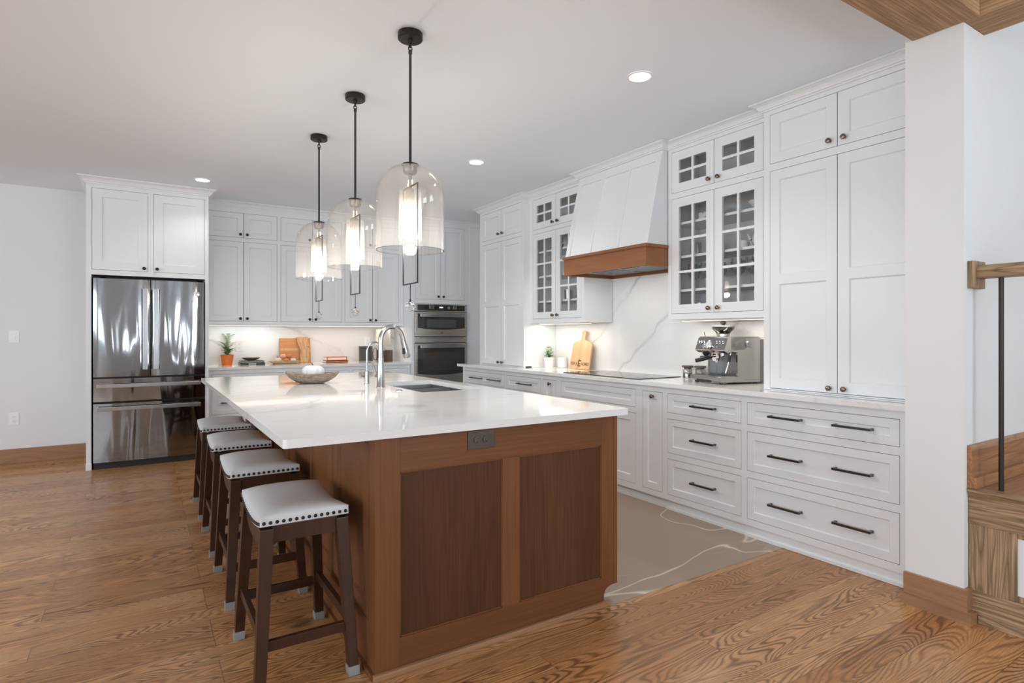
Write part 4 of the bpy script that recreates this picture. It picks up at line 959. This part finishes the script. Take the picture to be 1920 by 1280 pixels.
mb = MB(); mb.hexa([(1.30, 7.17, CT), (1.53, 7.17, CT), (1.53, 7.30, CT), (1.30, 7.30, CT), (1.24, 7.13, CT + .035), (1.575, 7.13, CT + .035), (1.575, 7.325, CT + .035), (1.24, 7.325, CT + .035)])
bm = mb.bm; topf = [f for f in bm.faces if all(abs(v.co.z - CT - .035) < 1e-4 for v in f.verts)]
r = bmesh.ops.inset_region(bm, faces=topf, thickness=.010); bmesh.ops.translate(bm, verts=topf[0].verts, vec=(0, 0, -.022))
for v in topf[0].verts: v.co.x = 1.405 + (v.co.x - 1.405) * .82; v.co.y = 7.228 + (v.co.y - 7.228) * .75
tag(finish('wooden_tray', mb, TRAYW), 'pale wooden tray holding small gourds before the boards', 'tray')
PEACH = simple('peach_gourd', (.72, .40, .24), .5); RUST = simple('rust_gourd', (.56, .19, .08), .5); CREAM = simple('cream_gourd', (.72, .60, .44), .5); PALEB = simple('pale_blue_gourd', (.62, .66, .70), .45); STEMM = simple('dry_stem', (.20, .15, .09), .8)
def gourd(name, c, r, mat, label, cat='gourd', ribs=8, sq=.85, group=None, stem=.02, depth=.06):
    x, y, z = c; t = thing(name, label, cat, c, group); mb = MB(); nu, nv = 48, 18; R = []
    for j in range(nv + 1):
        ph = PI * j / nv; ring = []
        for i in range(nu):
            a = 2 * PI * i / nu; rr = r * (1 - depth * (abs(math.cos(ribs * a / 2)) ** 6) * math.sin(ph)); zz = r * sq * math.cos(ph) * (1 - .18 * math.exp(-((ph / .5) ** 2)) - .12 * math.exp(-(((PI - ph) / .5) ** 2)))
            ring.append(mb.bm.verts.new((x + rr * math.sin(ph) * math.cos(a), y + rr * math.sin(ph) * math.sin(a), z + r * sq * .88 + zz)))
        R.append(ring)
    for A, B in zip(R, R[1:]):
        for i in range(nu): mb.bm.faces.new((A[i], A[(i + 1) % nu], B[(i + 1) % nu], B[i]))
    bmesh.ops.remove_doubles(mb.bm, verts=mb.bm.verts, dist=1e-5)
    finish('flesh', mb, mat, t, smooth=True)
    zt = z + r * sq * 1.68
    mb = MB(); mb.tube([(x, y, zt - .006), (x - stem * .2, y, zt + stem * .5), (x - stem * .6, y, zt + stem)], [stem * .28, stem * .18, stem * .22], 8); finish('stem', mb, STEMM, t, smooth=True); return t
Gd = 'small gourds on the wooden tray'; tz = CT + .0145
gourd('gourd', (1.335, 7.21, tz), .040, CREAM, 'cream and peach gourd at the left of the tray', group=Gd, ribs=7)
gourd('gourd', (1.425, 7.20, tz), .033, RUST, 'dark rust gourd low in the middle of the tray', group=Gd, stem=.012)
gourd('gourd', (1.505, 7.22, tz), .034, PALEB, 'pale bluish white gourd at the right of the tray', group=Gd, stem=.008)
gourd('gourd', (1.395, 7.235, tz + .049), .035, PEACH, 'peach gourd on top of the pile, left one', group=Gd, stem=.010)
gourd('gourd', (1.458, 7.235, tz + .050), .032, RUST, 'rust orange gourd on top of the pile, right one', group=Gd, stem=.010)
# boards leaning on the backsplash
def lean(t, piv, ang): t.rotation_euler.x = ang
t = thing('cutting_board', 'rectangular cherry cutting board with a pale inlaid stripe', 'cutting board', (1.555, 7.345, CT), 'wooden boards on the back worktop')
bx('board', CHERRYB, (1.385, 1.740, 7.345, 7.363, CT, CT + .305), t, bevel=.003); bx('inlay_stripe', MAPLE, (1.384, 1.741, 7.344, 7.364, CT + .155, CT + .180), t)
t.rotation_euler.x = -.16
t = thing('serving_board', 'live-edge wooden serving board propped on the cherry board', 'serving board', (1.655, 7.318, CT), 'wooden boards on the back worktop')
mb = MB(); L = [(1.600, 0), (1.612, .04), (1.606, .09), (1.617, .15), (1.600, .20), (1.580, .25), (1.578, .315), (1.60, .318)]; Rr = [(1.70, .318), (1.712, .31), (1.700, .26), (1.722, .21), (1.735, .18), (1.712, .12), (1.716, .06), (1.705, .02), (1.700, 0)]
mb.prism(L + Rr, lambda p, q, d: (p, d, CT + q), 7.310, 7.327); finish('board', mb, OLIVEW, t, bevel=.002)
mb = MB()
for (kx, kz) in ((1.700, .20), (1.722, .195), (1.690, .07)): mb.lathe([(.006, 0), (.005, .001), (.0005, .001)], (kx - .01, 7.3098, CT + kz), 10, facing(back(0)))
finish('knot', mb, STEMM, t); t.rotation_euler.x = -.155
# lamp, frame, block
t = thing('table_lamp', 'small table lamp with a cream drum shade near the ovens', 'table lamp', (2.63, 7.27, CT))
mb = MB(); mb.lathe([(.100, 1.125), (.092, 1.325), (.090, 1.325), (.098, 1.125)], (2.63, 7.27, 0), 40, cap=False); finish('lamp_shade', mb, simple('cream_linen', (.70, .62, .53), .8), t, smooth=True)
mb = MB(); mb.lathe([(.045, CT), (.045, CT + .008), (.012, CT + .014), (.050, CT + .05), (.060, CT + .10), (.045, CT + .15), (.012, CT + .185), (.008, 1.17)], (2.63, 7.27, 0), 28); finish('base', mb, simple('cream_lamp_base', (.66, .60, .52), .4), t, smooth=True)
mb = MB(); mb.tube([(2.63 - .094, 7.27, 1.27), (2.63 + .094, 7.27, 1.27)], .002, 6); finish('shade_spider', mb, STEEL, t)
t = thing('picture_frame', 'dark grey picture frame left of the lamp', 'picture frame', (2.39, 7.22, CT)); DG = simple('grey_brown_frame', (.13, .11, .095), .5)
mb = MB(); x0, x1, zz = 2.30, 2.475, CT + .195
mb.box(x0, x0 + .016, 7.21, 7.228, CT, zz); mb.box(x1 - .016, x1, 7.21, 7.228, CT, zz); mb.box(x0 + .016, x1 - .016, 7.21, 7.228, CT, CT + .016); mb.box(x0 + .016, x1 - .016, 7.21, 7.228, zz - .016, zz); finish('frame', mb, DG, t)
bx('picture', simple('slate_picture', (.075, .068, .062), .5), (x0 + .016, x1 - .016, 7.218, 7.226, CT + .016, zz - .016), t)
mb = MB(); mb.tube([(2.44, 7.228, CT + .15), (2.44, 7.285, CT + .010)], .004, 6); finish('easel_leg', mb, DG, t); t.rotation_euler.x = -.08; t.location.z += .003
t = thing('pitcher', 'dark brown metal pitcher with a looped handle before the lamp', 'pitcher', (2.595, 7.13, CT)); DB = simple('dark_patina', (.075, .055, .04), .45, .4)
mb = MB(); mb.box(2.505, 2.575, 7.10, 7.165, CT, CT + .145); mb.box(2.575, 2.62, 7.105, 7.16, CT, CT + .140); finish('body', mb, DB, t, bevel=.004)
mb = MB(); mb.tube([(2.508, 7.13, CT + .130), (2.485, 7.13, CT + .175), (2.455, 7.13, CT + .160), (2.445, 7.13, CT + .10), (2.455, 7.13, CT + .04), (2.480, 7.13, CT + .020), (2.508, 7.13, CT + .045)], .004, 8); finish('handle', mb, DB, t)
bx('wooden_block', wood('dark_block', (.12, .065, .03), (.03, .018, .01), (.20, .12, .06), 'z', 12, .5, .3, 20, 2, .7), (2.622, 2.705, 7.12, 7.19, CT, CT + .146), bevel=.003)
tag(bpy.data.objects['wooden_block'], 'dark streaky wooden block right of the pitcher', 'wooden block')

# bowl with pumpkin on the island
bc = (1.018, 4.28)
t = thing('wooden_bowl', 'oblong weathered wooden dough bowl on the island', 'bowl', (bc[0], bc[1], .914))
mb = MB(); n = 40; prof = [(.42, .0), (.62, .012), (.86, .038), (1.0, .068), (.985, .073), (.90, .060), (.72, .034), (.50, .020), (.001, .018)]
rngs = []; d1 = Vector((.8444, -.5357)); d2 = Vector((.5357, .8444))
for r_, z in prof:
    rg = []
    for i in range(n):
        a = 2 * PI * i / n; wob = 1 + .03 * math.sin(3 * a + 1) + .015 * math.sin(7 * a)
        q = d1 * (.188 * r_ * math.cos(a) * wob) + d2 * (.130 * r_ * math.sin(a) * wob)
        zz = z + (.012 * abs(math.cos(a)) ** 4 * (z / .08) - .003)
        rg.append(mb.bm.verts.new((bc[0] + q.x, bc[1] + q.y, .9173 + max(zz, -.003))))
    rngs.append(rg)
for A, B in zip(rngs, rngs[1:]):
    for i in range(n): mb.bm.faces.new((A[i], A[(i + 1) % n], B[(i + 1) % n], B[i]))
mb.bm.faces.new(rngs[0]); mb.bm.faces.new(rngs[-1]); finish('bowl', mb, BOWLW, t, smooth=True)
gourd('pumpkin', (1.030, 4.285, .948), .079, simple('white_pumpkin', (.72, .74, .76), .45), 'small white ribbed pumpkin sitting in the wooden bowl', 'pumpkin', ribs=10, sq=.68, stem=.022, depth=.10)

# right worktop: plants, board
t = thing('potted_herb', 'bright green herb in a small white pot on the right worktop', 'potted plant', (3.585, 4.93, CT))
pot_at((3.585, 4.93), .042, .055, .108, CERAM, t)
mb = MB(); mb2 = MB()
for k in range(150):
    a = rnd.uniform(0, 2 * PI); h = abs(rnd.gauss(0, .55)); r_ = rnd.uniform(0, .045) * (1.1 - min(h, 1) * .5)
    p = (3.585 + r_ * math.cos(a), 4.93 + r_ * math.sin(a), CT + .105 + min(h, 1.1) * .095)
    leaf(mb if h > .5 else mb2, p, (math.cos(a), math.sin(a), rnd.uniform(-.1, .9)), (0, 0, 1), rnd.uniform(.018, .03), .014)
for k in range(7):
    a = k * .9; mb.tube([(3.585, 4.93, CT + .095), (3.585 + .02 * math.cos(a), 4.93 + .02 * math.sin(a), CT + .15), (3.585 + .022 * math.cos(a), 4.93 + .022 * math.sin(a), CT + .195)], .0012, 5)
finish('upper_leaves', mb, GREENL, t); finish('lower_leaves', mb2, DKGREEN, t)
mb = MB(); mb.lathe([(.045, 0), (.050, .003), (.050, .105), (.046, .105), (.044, .006), (.001, .005)], (3.708, 4.865, CT), 28); tag(finish('ceramic_canister', mb, CERAM, smooth=True), 'plain white canister half hidden behind the herb pot', 'canister')
mb = MB(); mb.lathe([(.004, 0), (.004, .20), (.042, .204), (.044, .211), (.004, .214)], (3.655, 4.985, CT + .0), 24); tag(finish('white_mushroom_ornament', mb, CERAM, smooth=True), 'small white disc-topped stand rising above the herb', 'ornament')
# paddle board with burnt lettering
t = thing('paddle_board', 'wooden paddle cutting board with burnt lettering leaning by the cooktop', 'cutting board', (3.655, 4.52, CT))
bw, bh = .150, .255
poly = [(-bw, 0.004), (-bw + .004, 0), (bw - .004, 0), (bw, .004), (bw - .004, bh), (bw - .03, bh + .018), (.050, bh + .036), (.028, bh + .048), (.024, bh + .070)]
poly += [(.030 * math.cos(a * PI / 8) * (1 if True else 1), bh + .112 + .026 * math.sin(a * PI / 8)) for a in range(0, 9)]
poly += [(-.024, bh + .070), (-.028, bh + .048), (-.050, bh + .036), (-bw + .03, bh + .018), (-bw + .004, bh)]
mb = MB(); mb.prism(poly, lambda p, q, d: (d, -p, q), -.009, .009); 
for v in mb.bm.verts: v.co += Vector((3.655, 4.52, CT))
bd = finish('board', mb, MAPLE, t, bevel=.002)
BURN = simple('burnt_lettering', (.16, .065, .025), .7)
def text_mesh(name, s, size, M, parent, mat, space=1.0):
    cu = bpy.data.curves.new(name, 'FONT'); cu.body = s; cu.size = size; cu.align_x = 'CENTER'; cu.align_y = 'BOTTOM_BASELINE'; cu.extrude = .0004; cu.space_character = space; cu.offset = size * .012
    tmp = bpy.data.objects.new(name, cu); COL.objects.link(tmp); dg = bpy.context.evaluated_depsgraph_get()
    me = bpy.data.meshes.new_from_object(tmp.evaluated_get(dg)); bpy.data.objects.remove(tmp); bpy.data.curves.remove(cu)
    me.transform(M); me.materials.clear(); me.materials.append(mat)
    o = bpy.data.objects.new(name, me); COL.objects.link(o); o.parent = parent; WM[o.name] = WM[parent.name]; return o
# text plane: x -> -y world, y -> z, normal -> -x
base = Matrix(((0, 0, -1, -.0095), (-1, 0, 0, 0), (0, 1, 0, 0), (0, 0, 0, 1)))
text_mesh('lettering', 'TRIPLE', .043, base @ Matrix.Translation((-.086, .040, 0)) @ Matrix.Diagonal((.82, 1, 1, 1)), t, BURN)
text_mesh('lettering', 'HOMES', .043, base @ Matrix.Translation((.086, .040, 0)) @ Matrix.Diagonal((.82, 1, 1, 1)), t, BURN)
mb = MB()
for a0, a1, b0, b1 in ((-.022, -.008, .028, .085), (-.022, .022, .028, .040), (-.022, .016, .050, .061), (-.012, .022, .080, .092)):
    mb.box(-.0100, -.0088, -a1, -a0, b0, b1)
mb.hexa([(-.0100, .022, .085), (-.0100, .008, .085), (-.0088, .008, .085), (-.0088, .022, .085), (-.0100, .012, .100), (-.0100, .002, .100), (-.0088, .002, .100), (-.0088, .012, .100)])
bm = mb.bm
for v in bm.verts: v.co += Vector((3.655, 4.52, CT))
finish('emblem', mb, BURN, t)
t.rotation_euler = (0, .20, 0)

# jars
def jar(loc, label):
    t = thing('coffee_jar', label, 'jar', loc, 'glass jars with dark lids'); x, y, z = loc
    mb = MB(); mb.lathe([(.034, 0), (.038, .003), (.038, .070), (.034, .078), (.032, .078), (.036, .070), (.036, .005), (.001, .004)], loc, 28); finish('glass_body', mb, WARE, t, smooth=True)
    mb = MB(); mb.lathe([(.0355, .005), (.0355, .038), (.001, .038)], loc, 24); finish('ground_coffee', mb, simple('coffee_brown', (.055, .028, .018), .8) if 'coffee_brown' not in bpy.data.materials else bpy.data.materials['coffee_brown'], t)
    mb = MB(); mb.lathe([(.030, .074), (.030, .083), (.044, .086), (.045, .090), (.045, .098), (.042, .101), (.001, .102)], loc, 28); finish('lid', mb, simple('taupe_lid', (.10, .085, .075), .4) if 'taupe_lid' not in bpy.data.materials else bpy.data.materials['taupe_lid'], t, smooth=True)
jar((3.665, 3.165, CT), 'dark-lidded glass jar next to the cooktop, left of the pair'); jar((3.700, 3.070, CT), 'dark-lidded glass jar nearer the espresso machine')

# ------------------------------------------------------------------ espresso machine (built facing -x at the origin, y = width)
def espresso():
    t = thing('espresso_machine', 'brushed stainless espresso machine with a bean hopper on the worktop', 'espresso machine', (0, 0, 0))
    S = STEEL; W = .165
    b = lambda name, mat, d, par=t, bev=.003, **kw: bx(name, mat, d, par, bevel=bev, **kw)
    # side view polygon extruded over width: arch leaves the front bay open
    def sidepoly(poly, name, mat, y0, y1, bev=0.0):
        mb = MB(); mb.prism(poly, lambda p, q, d: (p, d, q), y0, y1); return finish(name, mb, mat, t, bevel=bev)
    side = [(-.005, .045), (.20, .012), (.235, .012), (.235, .31), (.215, .332), (-.075, .332), (-.105, .225), (-.095, .218), (-.035, .232), (.0, .225), (.0, .052)]
    sidepoly([(.0, .03), (.20, .03), (.20, .332), (-.060, .332), (-.060, .232), (.0, .226)], 'side_panel', S, -W, -W + .020, .002)
    sidepoly([(.0, .03), (.20, .03), (.20, .332), (-.060, .332), (-.060, .232), (.0, .226)], 'side_panel', S, W - .020, W, .002)
    b('rear_body', S, (.075, .205, -W + .0205, W - .0205, .03, .325))
    b('water_tank', simple('smoked_tank', (.13, .13, .135), .2), (.2055, .245, -W + .004, W - .004, .015, .318), bev=.008)
    b('splash_panel', SINKM, (.066, .0745, -W + .021, W - .021, .05, .235), bev=.001)
    sidepoly([(-.060, .232), (-.085, .218), (-.118, .236), (-.084, .332), (.0745, .332), (.0745, .245)], 'head', S, -W + .0, W - .0, .003)
    b('top_plate', CHROME, (-.078, .195, -W + .006, W - .006, .3325, .338), bev=.002)
    # control panel with buttons: plane slanted
    fx = lambda z: -.118 + (z - .236) * (.034 / .096)
    nrm = Vector((-.096, 0, .034)).normalized(); Q = nrm.to_track_quat('Z', 'Y').to_matrix()
    cp = b('control_strip', BRIGHT, (-.1175, -.112, -W + .004, W - .004, .2365, .243), bev=.001)
    for k, y in enumerate((.142, .112, .082, -.060, -.092, -.124)):
        mb = MB(); mb.lathe([(.0125, .0), (.0125, .004), (.0095, .007), (.001, .0072)], (fx(.292), y, .292), 20, Q); o = finish('button', mb, BRIGHT, t, smooth=True)
        mb = MB(); mb.lathe([(.0065, .007), (.0065, .0085), (.001, .0088)], (fx(.292), y, .292), 14, Q); finish('button_icon', mb, BLACK, o)
    mb = MB(); mb.lathe([(.034, 0), (.034, .010), (.028, .014), (.027, .010), (.001, .010)], (fx(.275), .012, .275), 32, Q); g = finish('pressure_gauge', mb, BRIGHT, t, smooth=True)
    mb = MB(); mb.lathe([(.024, .0104), (.001, .0108)], (fx(.275), .012, .275), 28, Q, cap=False); finish('gauge_face', mb, PLATE, g)
    mb = MB(); mb.tube([Vector((fx(.275), .012, .275)) + Q @ Vector((-.004, -.004, .0125)), Vector((fx(.275), .012, .275)) + Q @ Vector((.014, .012, .0125))], .001, 5); finish('needle', mb, BLACK, g)
    mb = MB(); mb.lathe([(.017, 0), (.017, .014), (.014, .018), (.001, .018)], (fx(.262), .055, .262), 24, Q); finish('grind_dial', mb, BRIGHT, t, smooth=True)
    mb = MB()
    for y in (-.045, -.075): mb.lathe([(.004, 0), (.004, .003), (.001, .003)], (fx(.262), y, .262), 10, Q)
    finish('indicator_light', mb, PLATE, t)
    mb = MB(); mb.lathe([(.022, 0), (.022, .010), (.018, .013), (.001, .013)], (.09, -W, .285), 22, Vector((0, -1, 0)).to_track_quat('Z', 'Y').to_matrix()); mb.box(.086, .094, -W - .028, -W - .012, .258, .305); finish('steam_dial', mb, SINKM, t, smooth=True)
    # group head, portafilter
    mb = MB(); mb.lathe([(.036, .232), (.036, .205), (.033, .190), (.001, .190)], (-.045, .010, 0), 30); finish('group_head', mb, BRIGHT, t, smooth=True)
    mb = MB(); mb.lathe([(.038, .200), (.038, .186), (.032, .176), (.028, .160), (.001, .160)], (-.045, .010, 0), 30); mb.tube([(-.045, .010, .163), (-.045, .010, .148)], .008, 10); pf = finish('portafilter', mb, BRIGHT, t, smooth=True)
    mb = MB(); mb.tube([(-.08, .022, .185), (-.11, .036, .178), (-.155, .056, .168), (-.185, .070, .160)], [.009, .013, .016, .015], 14); finish('portafilter_handle', mb, BLACK, pf, smooth=True)
    mb = MB(); mb.lathe([(.028, .232), (.028, .212), (.020, .200), (.012, .192), (.001, .192)], (-.052, .118, 0), 22); finish('grinder_chute', mb, BLACK, t, smooth=True)
    mb = MB(); mb.box(-.085, -.02, .088, .148, .180, .190); finish('grinder_cradle', mb, BLACK, t, bevel=.003)
    mb = MB(); mb.lathe([(.018, .232), (.018, .200), (.012, .192), (.001, .192)], (-.045, -.062, 0), 18); finish('hot_water_outlet', mb, BRIGHT, t, smooth=True)
    mb = MB(); mb.tube([(-.02, -.118, .232), (-.030, -.118, .20), (-.040, -.110, .13), (-.052, -.100, .075)], [.007, .006, .005, .0055], 12); sw = finish('steam_wand', mb, BRIGHT, t, smooth=True)
    mb = MB(); mb.tube([(-.030, -.119, .205), (-.036, -.115, .155)], .010, 12); finish('wand_grip', mb, BLACK, sw, smooth=True)
    # drip tray
    mb = MB(); mb.prism([(-.150, .014), (-.158, .022), (-.158, .048), (-.150, .054), (.0, .054), (.0, .014)], lambda p, q, d: (p, d, q), -W - .004, W + .004); dt = finish('drip_tray', mb, S, t, bevel=.003)
    mb = MB(); mb.box(-.145, -.005, -W + .012, W - .012, .0542, .0565)
    for k in range(18): mb.box(-.142, -.008, -W + .020 + k * .0165, -W + .028 + k * .0165, .0565, .058)
    finish('drip_grate', mb, CHROME, dt)
    mb = MB(); mb.box(-.1595, -.155, -.07, .09, .010, .026); finish('tray_notch', mb, BLACK, dt)
    mb = MB(); mb.box(0.0, .20, -W, W, .012, .0302); finish('base', mb, S, t, bevel=.003)
    for x in (-.12, .18):
        for y in (-.14, .14):
            mb = MB(); mb.lathe([(.014, 0), (.014, .0145), (.001, .0145)], (x, y, 0), 14); finish('foot', mb, BLACK, t)
    # hopper
    hc = (.045, .045)
    mb = MB(); mb.lathe([(.045, .338), (.045, .350), (.050, .352), (.050, .356), (.001, .356)], (*hc, 0), 32); finish('hopper_collar', mb, CHROME, t, smooth=True)
    mb = MB(); mb.lathe([(.046, .357), (.060, .375), (.078, .392), (.082, .408), (.080, .408), (.076, .392), (.058, .376), (.044, .359)], (*hc, 0), 36, cap=False); finish('bean_hopper', mb, thin_glass('smoked_hopper', (.62, .61, .60), .12, .8), t, smooth=True)
    mb = MB(); mb.lathe([(.040, .357), (.050, .368), (.035, .380), (.001, .390)], (*hc, 0), 28); finish('coffee_beans', mb, bpy.data.materials['coffee_brown'], t, smooth=True)
    mb = MB(); mb.lathe([(.083, .408), (.084, .413), (.078, .416), (.03, .418), (.001, .418)], (*hc, 0), 36); lid = finish('hopper_lid', mb, simple('smoked_lid', (.16, .16, .16), .2), t, smooth=True)
    mb = MB(); mb.lathe([(.012, .418), (.010, .424), (.020, .434), (.022, .442), (.016, .450), (.001, .453)], (*hc, 0), 20); finish('lid_knob', mb, BLACK, lid, smooth=True)
    mb = MB(); mb.tube([(-.03, .155, .338), (-.035, .160, .36), (-.045, .150, .372)], .0022, 6); finish('tool_clip', mb, BLACK, t)
    return t
em = espresso(); em.location = (3.545, 2.745, CT); em.rotation_euler.z = -math.radians(17); em.scale = (.96, 1.0, .985)
em.rotation_euler.z = -math.radians(14)

# ------------------------------------------------------------------ cabinet contents
CH = simple('china', (.78, .78, .77), .2)
def china():
    m, nt, b, o = new_mat('floral_china'); v = N(nt, 'TexVoronoi'); nt.links.new(coords(nt), v.inputs['Vector']); v.inputs['Scale'].default_value = 26
    f = ramp(nt, v.outputs['Distance'], [(.0, (1,) * 3), (.26, (1,) * 3), (.34, (0,) * 3)])
    n = noise(nt, coords(nt), 90, 2); f = math_(nt, 'MULTIPLY', f, ramp(nt, n, [(.45, (0,) * 3), (.55, (1,) * 3)]))
    nt.links.new(mix(nt, f, (.78, .78, .76), (.10, .11, .13)), b.inputs['Base Color']); b.inputs['Roughness'].default_value = .2; return m
CHINA = china()
WG = [(.033, 0), (.034, .002), (.006, .008), (.004, .014), (.004, .075), (.012, .085), (.034, .105), (.041, .130), (.038, .165), (.033, .192), (.032, .192), (.037, .165), (.039, .130), (.032, .107), (.001, .090)]
TB = [(.031, 0), (.033, .002), (.037, .098), (.0355, .098), (.0315, .010), (.001, .010)]
def ware(name, prof, label, group, pts, seg=18, cat='glass', mat=WARE, flip=None):
    first = None
    for i, p in enumerate(pts):
        if first is None:
            mb = MB(); pr = prof if not flip else [(r, flip - z) for r, z in prof]; mb.lathe(pr, (0, 0, 0), seg, cap=False)
            o = finish(name, mb, mat, smooth=True); first = o
        else: o = first.copy(); COL.objects.link(o)
        o.location = (p[0], p[1], p[2] + .0005); tag(o, label, cat, group)
z1_, z2_, z3_, z0_ = 1.603, 1.858, 2.113, 1.4005
ware('wine_glass', WG, 'stemmed wine glass on the lowest shelf of the near glass cabinet', 'wine glasses in the near glass cabinet',
     [(3.515 + (k % 2) * .11, 2.375 + k * .0565 + (.045 if k > 5 else 0), z1_) for k in range(12)])
ware('tumbler', TB, 'clear tumbler on the floor of the near glass cabinet, left door', 'tumblers in the near glass cabinet', [(3.52 + (k % 2) * .09, 2.80 + k * .062, z0_) for k in range(4)])
MUG = simple('dark_band', (.06, .06, .06), .3)
for k, (y, lab) in enumerate([(2.40, 'left-door'), (2.50, ''), (2.60, '')]):
    t = thing('glass_mug', 'dark-rimmed glass mug on the cabinet floor, %s of three' % ('nearest the pantry', 'middle', 'farthest from the pantry')[k], 'mug', (3.53, y, z0_ + .0005), 'dark-rimmed mugs in the near glass cabinet')
    mb = MB(); mb.lathe([(.036, 0), (.038, .003), (.038, .085), (.036, .085), (.0355, .008), (.001, .008)], (3.53, y, z0_), 24, cap=False); finish('mug_body', mb, WARE, t, smooth=True)
    mb = MB(); mb.lathe([(.0395, .083), (.0395, .092), (.036, .092), (.036, .083)], (3.53, y, z0_), 24, cap=False); finish('rim_band', mb, MUG, t, smooth=True)
    mb = MB(); mb.tube([(3.53 - .036, y - .01, z0_ + .07), (3.53 - .062, y - .018, z0_ + .065), (3.53 - .062, y - .018, z0_ + .03), (3.53 - .036, y - .01, z0_ + .02)], .004, 8); finish('handle', mb, WARE, t, smooth=True)
# teapot and creamer on the middle shelf, dishes on the top shelf
t = thing('teapot', 'floral china teapot on the middle shelf of the near glass cabinet', 'teapot', (3.56, 2.44, z2_ + .0005))
mb = MB(); mb.lathe([(.030, 0), (.034, .004), (.052, .03), (.058, .06), (.048, .092), (.030, .105), (.028, .105)], (3.56, 2.44, z2_ + .0005), 28); finish('body', mb, CHINA, t, smooth=True)
mb = MB(); mb.lathe([(.030, .105), (.024, .116), (.008, .122), (.009, .132), (.001, .136)], (3.56, 2.44, z2_ + .0005), 22); finish('lid', mb, CHINA, t, smooth=True)
mb = MB(); mb.tube([(3.56, 2.49, z2_ + .045), (3.56, 2.525, z2_ + .065), (3.56, 2.545, z2_ + .105)], [.014, .009, .006], 12); finish('spout', mb, CHINA, t, smooth=True)
mb = MB(); mb.tube([(3.56, 2.395, z2_ + .085), (3.56, 2.36, z2_ + .09), (3.56, 2.352, z2_ + .06), (3.56, 2.372, z2_ + .03), (3.56, 2.392, z2_ + .028)], .005, 10); finish('handle', mb, CHINA, t, smooth=True)
def cup(name, c, label, cat, prof, mat=CHINA, hand=True, r=.04):
    t = thing(name, label, cat, c); mb = MB(); mb.lathe(prof, c, 26, cap=False); finish('body', mb, mat, t, smooth=True)
    if hand: x, y, z = c; mb = MB(); mb.tube([(x, y - r, z + .05), (x, y - r - .022, z + .048), (x, y - r - .02, z + .02), (x, y - r + .004, z + .014)], .0035, 8); finish('handle', mb, mat, t, smooth=True)
    return t
CUP = [(.024, 0), (.026, .003), (.036, .02), (.040, .06), (.038, .06), (.034, .022), (.001, .006)]
cup('creamer', (3.57, 2.585, z2_ + .0005), 'small floral china creamer beside the teapot', 'creamer', CUP)
dish('china_bowl', (3.58, 2.43, z3_ + .0005), .105, .06, CHINA, 'round floral china bowl on the top shelf next to the near pantry', 'bowl')
mb = MB(); mb.box(3.52, 3.66, 2.80, 2.94, z3_ + .0005, z3_ + .062); tag(finish('butter_dish', mb, CHINA, bevel=.012), 'rectangular floral china dish on the top shelf behind the left glass door', 'dish')
# far glass cabinet
cup('china_cup', (3.55, 4.70, z3_ + .0005), 'floral china cup on the top shelf of the far glass cabinet', 'cup', CUP)
cup('china_cup', (3.55, 4.70, z3_ + .0635), 'floral china cup stacked on the first one in the far cabinet', 'cup', CUP)
cup('china_cup', (3.55, 4.42, z3_ + .0005), 'floral china cup beside the hood, behind the right door of the far cabinet', 'cup', CUP)
ware('tumbler', TB, 'clear tumbler on the lowest shelf of the far glass cabinet', 'tumblers in the far glass cabinet', [(3.53 + (k % 2) * .08, 4.36 + k * .09, z1_) for k in range(5)])
ware('wine_glass', WG, 'stemmed wine glass on the middle shelf of the far glass cabinet', 'wine glasses in the far glass cabinet', [(3.54 + (k % 2) * .08, 4.44 + k * .14, z2_) for k in range(3)])
ware('tumbler', TB, 'upturned glass on the middle shelf of the near glass cabinet, behind the left door', 'upturned glasses in the near glass cabinet', [(3.53 + (k % 2) * .09, 2.82 + k * .07, z2_) for k in range(3)], flip=.098)
